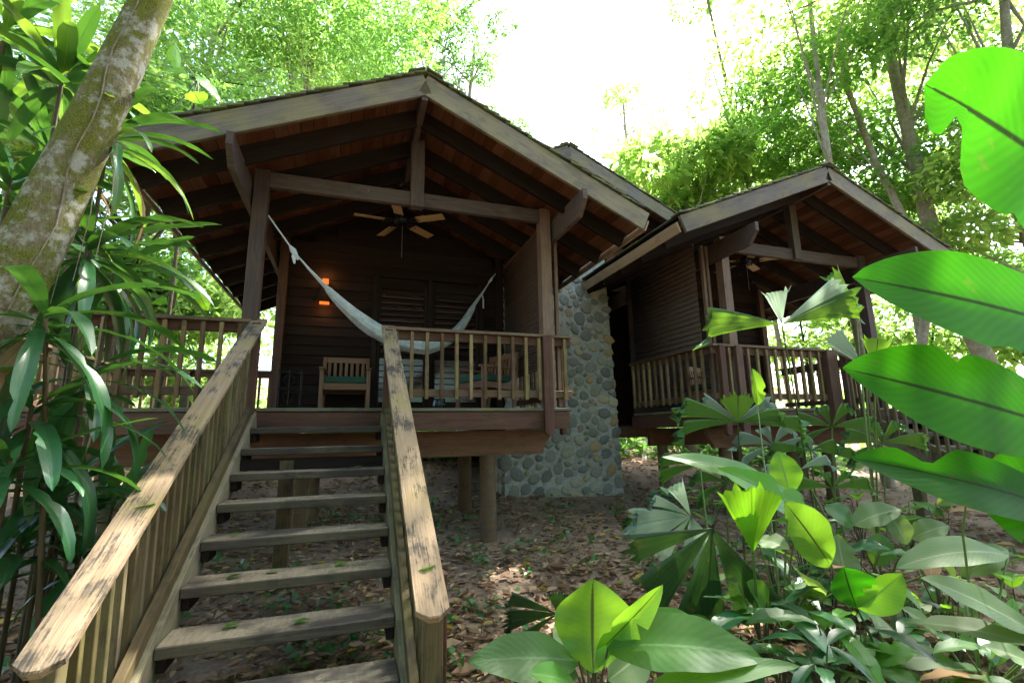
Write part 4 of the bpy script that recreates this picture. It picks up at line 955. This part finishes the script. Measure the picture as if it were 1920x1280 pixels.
# leaning mossy trunk
tk = thing('leaning_tree', 'leaning mossy tree trunk with pale lichen at the left', 'tree', ground_pt(Vector((-1.25, -2.4, 0))))
tp = [Vector((-1.25, -2.4, gz(-1.25, -2.4)-.15)), Vector((-.85, -2.5, -.75)), Vector((-.46, -2.58, -.12)), at(8, 560, 2.5), at(75, 430, 2.58), at(132, 315, 2.68), at(190, 200, 2.78), at(240, 95, 2.88), at(285, 0, 2.96), at(330, -110, 3.08), Vector((.35, -2.4, 4.2)), Vector((.5, -2.2, 6.5))]
pts = []
for i in range(len(tp)-1):
    for k in range(5): pts.append(tp[i].lerp(tp[i+1], k/5))
pts.append(tp[-1])
rad = [.178 - .085*min(1, i/len(pts)*1.35) + .03*math.exp(-i/4) for i in range(len(pts))]
V, F = tube(pts, rad, 26, wob=.018); put('trunk', mesh_np('trunk', V, F, True), M['mossbark'], tk)
for k in range(1):
    a0 = -1.2; vp = []
    for i in range(8, 44, 2):
        a = a0 + .5*math.sin(i*.11) + .12*math.sin(i*.7); q = pts[i]; rr = rad[i]+.006
        vp.append(q + Vector((math.cos(a)*rr, math.sin(a)*rr, 0)))
    tubeobj('vine', vp, [.004]*len(vp), M['palebark'], tk, 6)
for k in range(5):
    b = at(60+40*k, 430-40*k, 2.75); tubeobj('hanging_root', [b, b+Vector((.01, 0, -.3)), b+Vector((-.02, 0, -.7))], [.004, .003, .002], M['palebark'], tk, 5)
cc = [tp[-1] + Vector((rng.uniform(-2.0, 1.4), rng.uniform(-1.2, 2), rng.uniform(.2, 2.4))) for _ in range(9)]
for c_ in cc: tubeobj('limb', [tp[-2], (tp[-1]+c_)/2 + UP*.2, c_], [.06, .035, .015], M['mossbark'], tk, 7)
V, F = foliage(cc, [(1.0, 1.0, .7)]*9, 5000, .13); put('crown', mesh_np('crown', V, F), M['crown3'], tk)

# ------------------------------------------------------------------ forest behind
def tree(label, u, v, t, r, n, size, mat='crown1', bark_='palebark', tr=.16, lean=(0, 0), nc=14, squash=.8, name='forest_tree', aspect=.42, sparse=.38, lo=None, group='trees of the forest behind the cabin', path_px=None):
    C = at(u, v, t); base = ground_pt(Vector((C.x+lean[0], C.y+lean[1], 0)))
    o = thing(name, label, 'tree' if name != 'forest_shrub' else 'shrub', base, group)
    cl = []; rd = []
    for k in range(nc):
        d = Vector((nr.normal(), nr.normal(), nr.normal())).normalized()*r*rng.uniform(.35, .95); d.z *= squash
        c_ = C + d
        if lo is not None and c_.z < lo: c_.z = lo
        cl.append(tuple(c_)); q = r*sparse*rng.uniform(.55, 1.35); rd.append((q, q, q*rng.uniform(.28, .6)))
    V, F = foliage(cl, rd, n, size, aspect=aspect); put('crown', mesh_np('crown', V, F), M[mat], o)
    top = C + UP*r*.3; P = []; b0 = Vector(base)-UP*.2
    bend_ = Vector((rng.uniform(-.4, .4), rng.uniform(-.4, .4), 0))
    path = [b0.lerp(top, i/9) + bend_*math.sin(math.pi*i/9) for i in range(10)]
    if path_px:
        kn = [b0] + [at(*q) for q in path_px]; path = [kn[0].lerp(kn[1], k/3) for k in range(3)]
        for a_, b_ in zip(kn[1:], kn[2:]): path += [a_.lerp(b_, k/3) for k in range(3)]
        path.append(kn[-1]); m_ = len(path)-1; P.append(tube(path, [tr*(1.15-.6*i/m_) for i in range(m_+1)], 10, wob=.06)); path = [path[int(i*m_/9)] for i in range(10)]
    else: P.append(tube(path, [tr*(1.15-.085*i) for i in range(10)], 10, wob=.05))
    for c_ in cl[:9]:
        s = rng.randint(5, 8); a = path[s]; c_ = Vector(c_); m = (a+c_)/2 + UP*.15*r*.3
        P.append(tube([a, m, c_], [tr*.26, tr*.15, tr*.05], 6))
    V, F = join_v(P); put('trunk', mesh_np('trunk', V, F, True), M[bark_], o)
    return o
G1, G2 = 'trees of the forest behind the cabin', 'shrubs behind the side deck'
tree('broad green tree filling the sky left of the porch ridge', 590, 20, 15, 4.4, 21000, .16, 'crown1', nc=26, sparse=.36)
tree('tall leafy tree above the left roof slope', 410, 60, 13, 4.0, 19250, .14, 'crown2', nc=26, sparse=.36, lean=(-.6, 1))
tree('tree with pale upright trunks just above the left roof slope', 655, 95, 22, 4.5, 12250, .19, 'crown1', tr=.22, nc=20, sparse=.34)
tree('thin branching tree right above the porch ridge', 800, 60, 19, 2.8, 5600, .14, 'crown3', nc=12, sparse=.3, lean=(1, 0))
tree('slim tree with separate leaf tufts in the open sky', 890, 110, 20, 2.2, 3325, .14, 'crown3', nc=9, sparse=.27, lean=(-.6, 1))
tree('small tree peeping over the right slope of the porch roof', 955, 265, 22, 1.9, 3850, .14, 'crown3', nc=10, sparse=.35)
tree('dense tree behind the mossy trunk at upper left', 250, 150, 10.5, 3.0, 17500, .13, 'crown1', nc=20, sparse=.4, bark_='darkbark')
tree('dark vine covered tree rising behind the left railing', 300, 330, 11, 2.2, 10500, .14, 'crown2', bark_='darkbark', tr=.24, nc=14, sparse=.42)
tree('bright tree at the far left edge', 40, 200, 10, 3.0, 15750, .13, 'crown2', nc=18, sparse=.42)
tree('pale far tree standing alone in the white sky', 1170, 215, 27, 2.6, 3500, .17, 'crown2', nc=14, sparse=.27)
tree('sunlit tree with large pale leaves left of the right porch ridge', 1250, 335, 14, 2.0, 5687, .30, 'crown2', nc=14, sparse=.45, aspect=.36)
tree('sunlit large leaved tree behind the middle roof', 1385, 330, 16, 2.6, 6370, .30, 'crown2', nc=14, sparse=.45, aspect=.36)
tree('tall full tree above the right porch ridge', 1520, -20, 11.5, 3.3, 6756, .19, 'crown2', nc=28, sparse=.38, tr=.1)
tree('leafy tree with drooping sprays left of the pale trunk', 1470, 230, 13, 2.4, 8750, .17, 'crown1', nc=18, sparse=.42, tr=.10, path_px=[(1745, 520, 11.8), (1690, 400, 12), (1640, 300, 12.2), (1590, 170, 12.5), (1560, 20, 12.8)], lean=(2.5, 0))
tree('pale trunked tree crossing the upper right sky', 1700, 40, 13, 3.8, 15225, .17, 'crown2', tr=.19, nc=28, sparse=.38, lean=(1.8, 0), path_px=[(1790, 560, 12), (1738, 400, 12), (1712, 290, 12), (1680, 150, 12.3), (1640, -20, 12.6)])
tree('overhanging tree in the top right corner', 1890, -60, 9.5, 2.8, 7349, .12, 'crown3', nc=18, sparse=.4, lean=(2, 1))
tree('green tree right of the right porch roof', 1680, 330, 14, 2.8, 14218, .17, 'crown1', nc=22, sparse=.4, tr=.1)
tree('green tree behind the upper giant leaves', 1860, 320, 12, 2.8, 13650, .16, 'crown2', nc=20, sparse=.42, tr=.12)
tree('high tree whose twigs hang into the top of the sky', 1310, -60, 13, 1.7, 4550, .12, 'crown1', nc=10, sparse=.4, lean=(6, 4), tr=.08)
tree('unseen tall tree added above the roofs to shade the stairs', 1330, -420, 9.2, 3.0, 9449, .12, 'crown1', nc=26, sparse=.36, tr=.14, path_px=[(2250, 500, 10), (2150, -100, 10), (1800, -420, 9.6), (1450, -500, 9.3)], lean=(9, -4))  # crown out of view, added to keep the sun off the stairs
for lab, u, v, t, r, n, s, m in (
    ('bushy shrub seen through the left railing', 390, 600, 12, 1.7, 3200, .2, 'crown2'), ('leafy shrub under the left roof corner', 330, 520, 11.5, 1.6, 3200, .22, 'crown1'),
    ('broad leaved shrub left of the dark vine tree', 200, 560, 11, 1.8, 3600, .22, 'crown1'), ('shrub at the left edge behind the dracaenas', 60, 480, 10, 1.8, 3600, .2, 'crown2'),
    ('low shrub below the level of the side deck', 330, 720, 12, 1.6, 3000, .2, 'crown2'), ('shrub behind the far end of the side deck', 120, 700, 11.5, 1.6, 3000, .2, 'crown1'),
    ('shrub beyond the right porch seen under its eave', 1500, 610, 16, 1.9, 3200, .19, 'crown2'), ('shrub between the right porch posts and the giant leaves', 1600, 600, 15, 2.0, 3600, .19, 'crown2'),
    ('shrub right of the far staircase', 1760, 640, 14, 2.2, 4000, .2, 'crown2'), ('shrub behind the far staircase at the right edge', 1900, 600, 13, 2.2, 4000, .2, 'crown1'),
    ('low shrub below the far staircase rail', 1840, 780, 14, 1.4, 2400, .18, 'crown2'), ('shrub filling the gap above the right eave', 1760, 470, 13, 1.9, 3600, .19, 'crown2')):
    tree(lab, u, v, t, r, n, s, m, 'darkbark', .07, nc=11, name='forest_shrub', sparse=.5, group='shrubs around the cabin')

# big-leaved climbers over the left roof edge
def undergrowth():  # added dark foliage: hides the sunlit bank, stands for shade under the cabins
    cs = []; rd = []
    for k in range(150):
        x = rng.uniform(-1.5, 12); y = rng.uniform(5.3, 8.5) if x < 10.6 else rng.uniform(2.5, 8); z = gz(x, y); cs.append((x, y, z+rng.uniform(.05, .45))); rd.append((.55, .5, .35))
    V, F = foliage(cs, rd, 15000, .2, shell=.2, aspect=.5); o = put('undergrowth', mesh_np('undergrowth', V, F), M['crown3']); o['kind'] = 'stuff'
    tag(o, 'dark leafy undergrowth added behind the cabins to darken the gap under them', 'undergrowth')
undergrowth()
def climber(label, u, v, t, n, L, mat='bright'):
    C = at(u, v, t); b = ground_pt(C); o = thing('climbing_plant', label, 'plant', b)
    tubeobj('stem', bend(b, C, .03), [.03]*6+[.02], M['darkbark'], o, 7)
    for k in range(n):
        q = C + Vector((rng.uniform(-.5, .5), rng.uniform(-.3, .3), rng.uniform(-.9, .5))); a = rng.uniform(0, 6.28); d = Vector((math.cos(a), math.sin(a)*.6, rng.uniform(-.7, .1))).normalized()
        leaf('leaf', q, q + d*L*rng.uniform(.7, 1.1), L*.62, M[mat], o, -_f*.6 + UP*.6, .12, .15, nl=12, peak=.35); petiole(o, [C, (C+q)/2 - UP*.05, q], .010, .005)
climber('climber with huge heart shaped leaves above the left roof edge', 370, 150, 8.5, 9, .55)
climber('broad leaved climber below the left roof corner', 330, 540, 9.2, 12, .42)
climber('broad leaved plant beyond the left railing', 230, 520, 9.5, 12, .42, 'ginger')

def forest():
    cs = []; rd = []
    for k in range(240):
        u = rng.uniform(-500, 2600); t = rng.uniform(24, 38); top = 300 if u < 700 else (470 if u < 1150 else 340)
        v = rng.uniform(top, 790); cs.append(tuple(at(u, v, t))); q = rng.uniform(1.4, 2.6); rd.append((q, q, q*.5))
    for k in range(70):
        u = rng.uniform(-100, 2100); t = rng.uniform(15, 24); c_ = at(u, 700, t); c_.z = gz(c_.x, c_.y) + rng.uniform(.2, 1.2); cs.append(tuple(c_)); rd.append((1.5, 1.5, .8))
    V, F = foliage(cs, rd, 42000, .36, shell=.3); o = put('distant_forest', mesh_np('distant_forest', V, F), M['crown1'])
    o['kind'] = 'stuff'; tag(o, 'mass of far green forest foliage behind everything', 'forest')
    cs = []; rd = []                          # same wood, unseen on the viewer's side, added to dim the porches
    for k in range(330):
        a = rng.uniform(R(100), R(440-80)) - math.pi/2; q = rng.uniform(9, 17); cs.append((3+q*math.cos(-a+math.pi/2-.0), -3+q*math.sin(-a+math.pi/2), rng.uniform(-1.5, 13))); rd.append((2.2, 2.2, 1.3))
    cs = [c for c in cs if (Vector(c)-CAM).dot(_f) < .25*(Vector(c)-CAM).length]; rd = rd[:len(cs)]
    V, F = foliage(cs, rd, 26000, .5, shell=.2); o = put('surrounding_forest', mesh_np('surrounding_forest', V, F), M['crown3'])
    o['kind'] = 'stuff'; tag(o, 'unseen forest on the near side, added to cut the sky light', 'forest')
forest()

# ------------------------------------------------------------------ ground cover
def scatter():
    n = 66000
    t = nr.uniform(0, 1, n)**1.6*13 + .2; a = nr.uniform(-1.15, 1.15, n)
    x = CAM.x + t*np.sin(a+YAW); y = CAM.y + t*np.cos(a+YAW)
    clump = np.sin(x*2.1+np.sin(y*1.7))*np.cos(y*1.9+.6*x); keep = nr.uniform(-1.6, 1, n) < clump + .5
    x, y = x[keep], y[keep]; n = len(x)
    z = np.array([gz(p, q) for p, q in zip(x, y)]) + nr.uniform(.004, .035, n)
    s = nr.uniform(.025, .11, n)*np.where(nr.uniform(0, 1, n) < .06, 1.7, 1); th = nr.uniform(0, 6.283, n); w = nr.uniform(.35, .6, n); cu = nr.uniform(-.1, .35, n); tl = nr.uniform(-.25, .25, n)
    ax, ay = np.cos(th), np.sin(th); P = np.stack([x, y, z], 1)
    def q(l, m, h): return P + np.stack([ax*l*s - ay*m*s*w, ay*l*s + ax*m*s*w, h*s], 1)
    rows = [q(-.5, 0, cu*.6+tl*-.5), q(-.15, .42, cu*.7), q(.2, .38, cu*.6), q(.55, 0, cu*.5+tl*.5), q(.2, -.38, cu*.6+.1), q(-.15, -.42, cu*.7+.1), q(-.05, 0, 0*cu), q(.25, 0, 0*cu)]
    V = np.stack(rows, 1).reshape(-1, 3); o = np.arange(n)[:, None]*8
    F = np.concatenate([o+[0, 6, 1, 1], o+[6, 7, 2, 1], o+[7, 3, 2, 2], o+[0, 5, 6, 6], o+[5, 4, 7, 6], o+[4, 3, 7, 7]], 0)
    quad = F[(F[:, 2] != F[:, 3])]; tri = F[(F[:, 2] == F[:, 3])][:, :3]
    me = bpy.data.meshes.new('leaf_litter'); me.from_pydata(V.tolist(), [], quad.tolist() + tri.tolist())
    ob = put('leaf_litter', me, M['litter']); ob['kind'] = 'stuff'; tag(ob, 'brown fallen leaves strewn over the forest floor', 'leaf litter')
    cs = []
    for k in range(900):
        tt = rng.uniform(0, 1)**1.5*7 + 1.6; aa = rng.uniform(-.95, 1.0) + YAW; x_, y_ = CAM.x + tt*math.sin(aa), CAM.y + tt*math.cos(aa)
        if math.sin(x_*1.9+1)*math.cos(y_*1.6) < -.25: continue
        cs.append((x_, y_, gz(x_, y_)+.05))
    V, F = foliage(cs, [(.07, .07, .04)]*len(cs), len(cs)*9, .055, aspect=.6, droop=-.1)
    ob = put('seedlings', mesh_np('seedlings', V, F), M['seed']); ob['kind'] = 'stuff'; tag(ob, 'tiny green seedlings sprouting through the fallen leaves', 'ground cover')
scatter()
def twigs():
    P = []
    for k in range(240):
        tt = rng.uniform(0, 1)**1.4*8 + 1.8; aa = rng.uniform(-.9, 1.0) + YAW; x_, y_ = CAM.x + tt*math.sin(aa), CAM.y + tt*math.cos(aa); a = rng.uniform(0, 6.28); L = rng.uniform(.08, .4)
        pp = [Vector((x_ + L*f*math.cos(a+.4*f*rng.uniform(-1, 1)), y_ + L*f*math.sin(a), 0)) for f in (0, .33, .66, 1)]
        P.append(tube([Vector((p.x, p.y, gz(p.x, p.y)+.02+rng.uniform(0, .02))) for p in pp], [.005, .0045, .004, .002], 5))
    V, F = join_v(P); o = put('twigs', mesh_np('twigs', V, F, True), M['darkbark']); o['kind'] = 'stuff'; tag(o, 'fallen twigs scattered among the dead leaves', 'twigs')
twigs()

# single leaves fallen on the stairs
FL = [(.86, 6, .55, 'green leaf lying on the second lowest full tread', 'bright'), (1.02, 5, .5, 'pale torn leaf on the middle of a lower tread', 'pale'), (.80, 5, .3, 'yellowish curled leaf near the left end of a lower tread', 'dracy'),
      (.72, 4, .4, 'green leaf at the left end of the fifth tread', 'bright'), (1.45, 5, .6, 'small green leaf near the right end of a lower tread', 'bright'), (1.25, 6, .2, 'thin leaf at the back of the second lowest full tread', 'ginger'), (1.55, 2, .5, 'tiny leaf on an upper tread near the right rail', 'dracy')]
for x, i, f, lab, m in FL:
    y = -.3477*(i+1)+.05+.2*f; z = -.2085-.1971*i + .006; a = rng.uniform(-.6, .6); d = Vector((math.cos(a), math.sin(a), 0))*.045
    tag(leaf('fallen_leaf', Vector((x, y, z))-d, Vector((x, y, z+.012))+d, .058, M[m], None, UP, .06, .2, nl=8), lab, 'leaf')
for (x, y, f, lab) in ((.46, -2.55, 0, 'green leaf lying on the left handrail'), (1.88, -3.06, 1, 'pale green leaf lying on the lower end of the right handrail')):
    ye, ze = -3.29, -1.12; h = lambda q: .925 + (ze-.925)*(q+.06)/(ye+.06)
    p = Vector((x, y, h(y)+.006)); d = Vector((.045, .01, h(y+.01)-h(y)))
    tag(leaf('fallen_leaf', p-d, p+d, .045, M['bright'], None, UP, .03, .15, nl=8), lab, 'leaf')
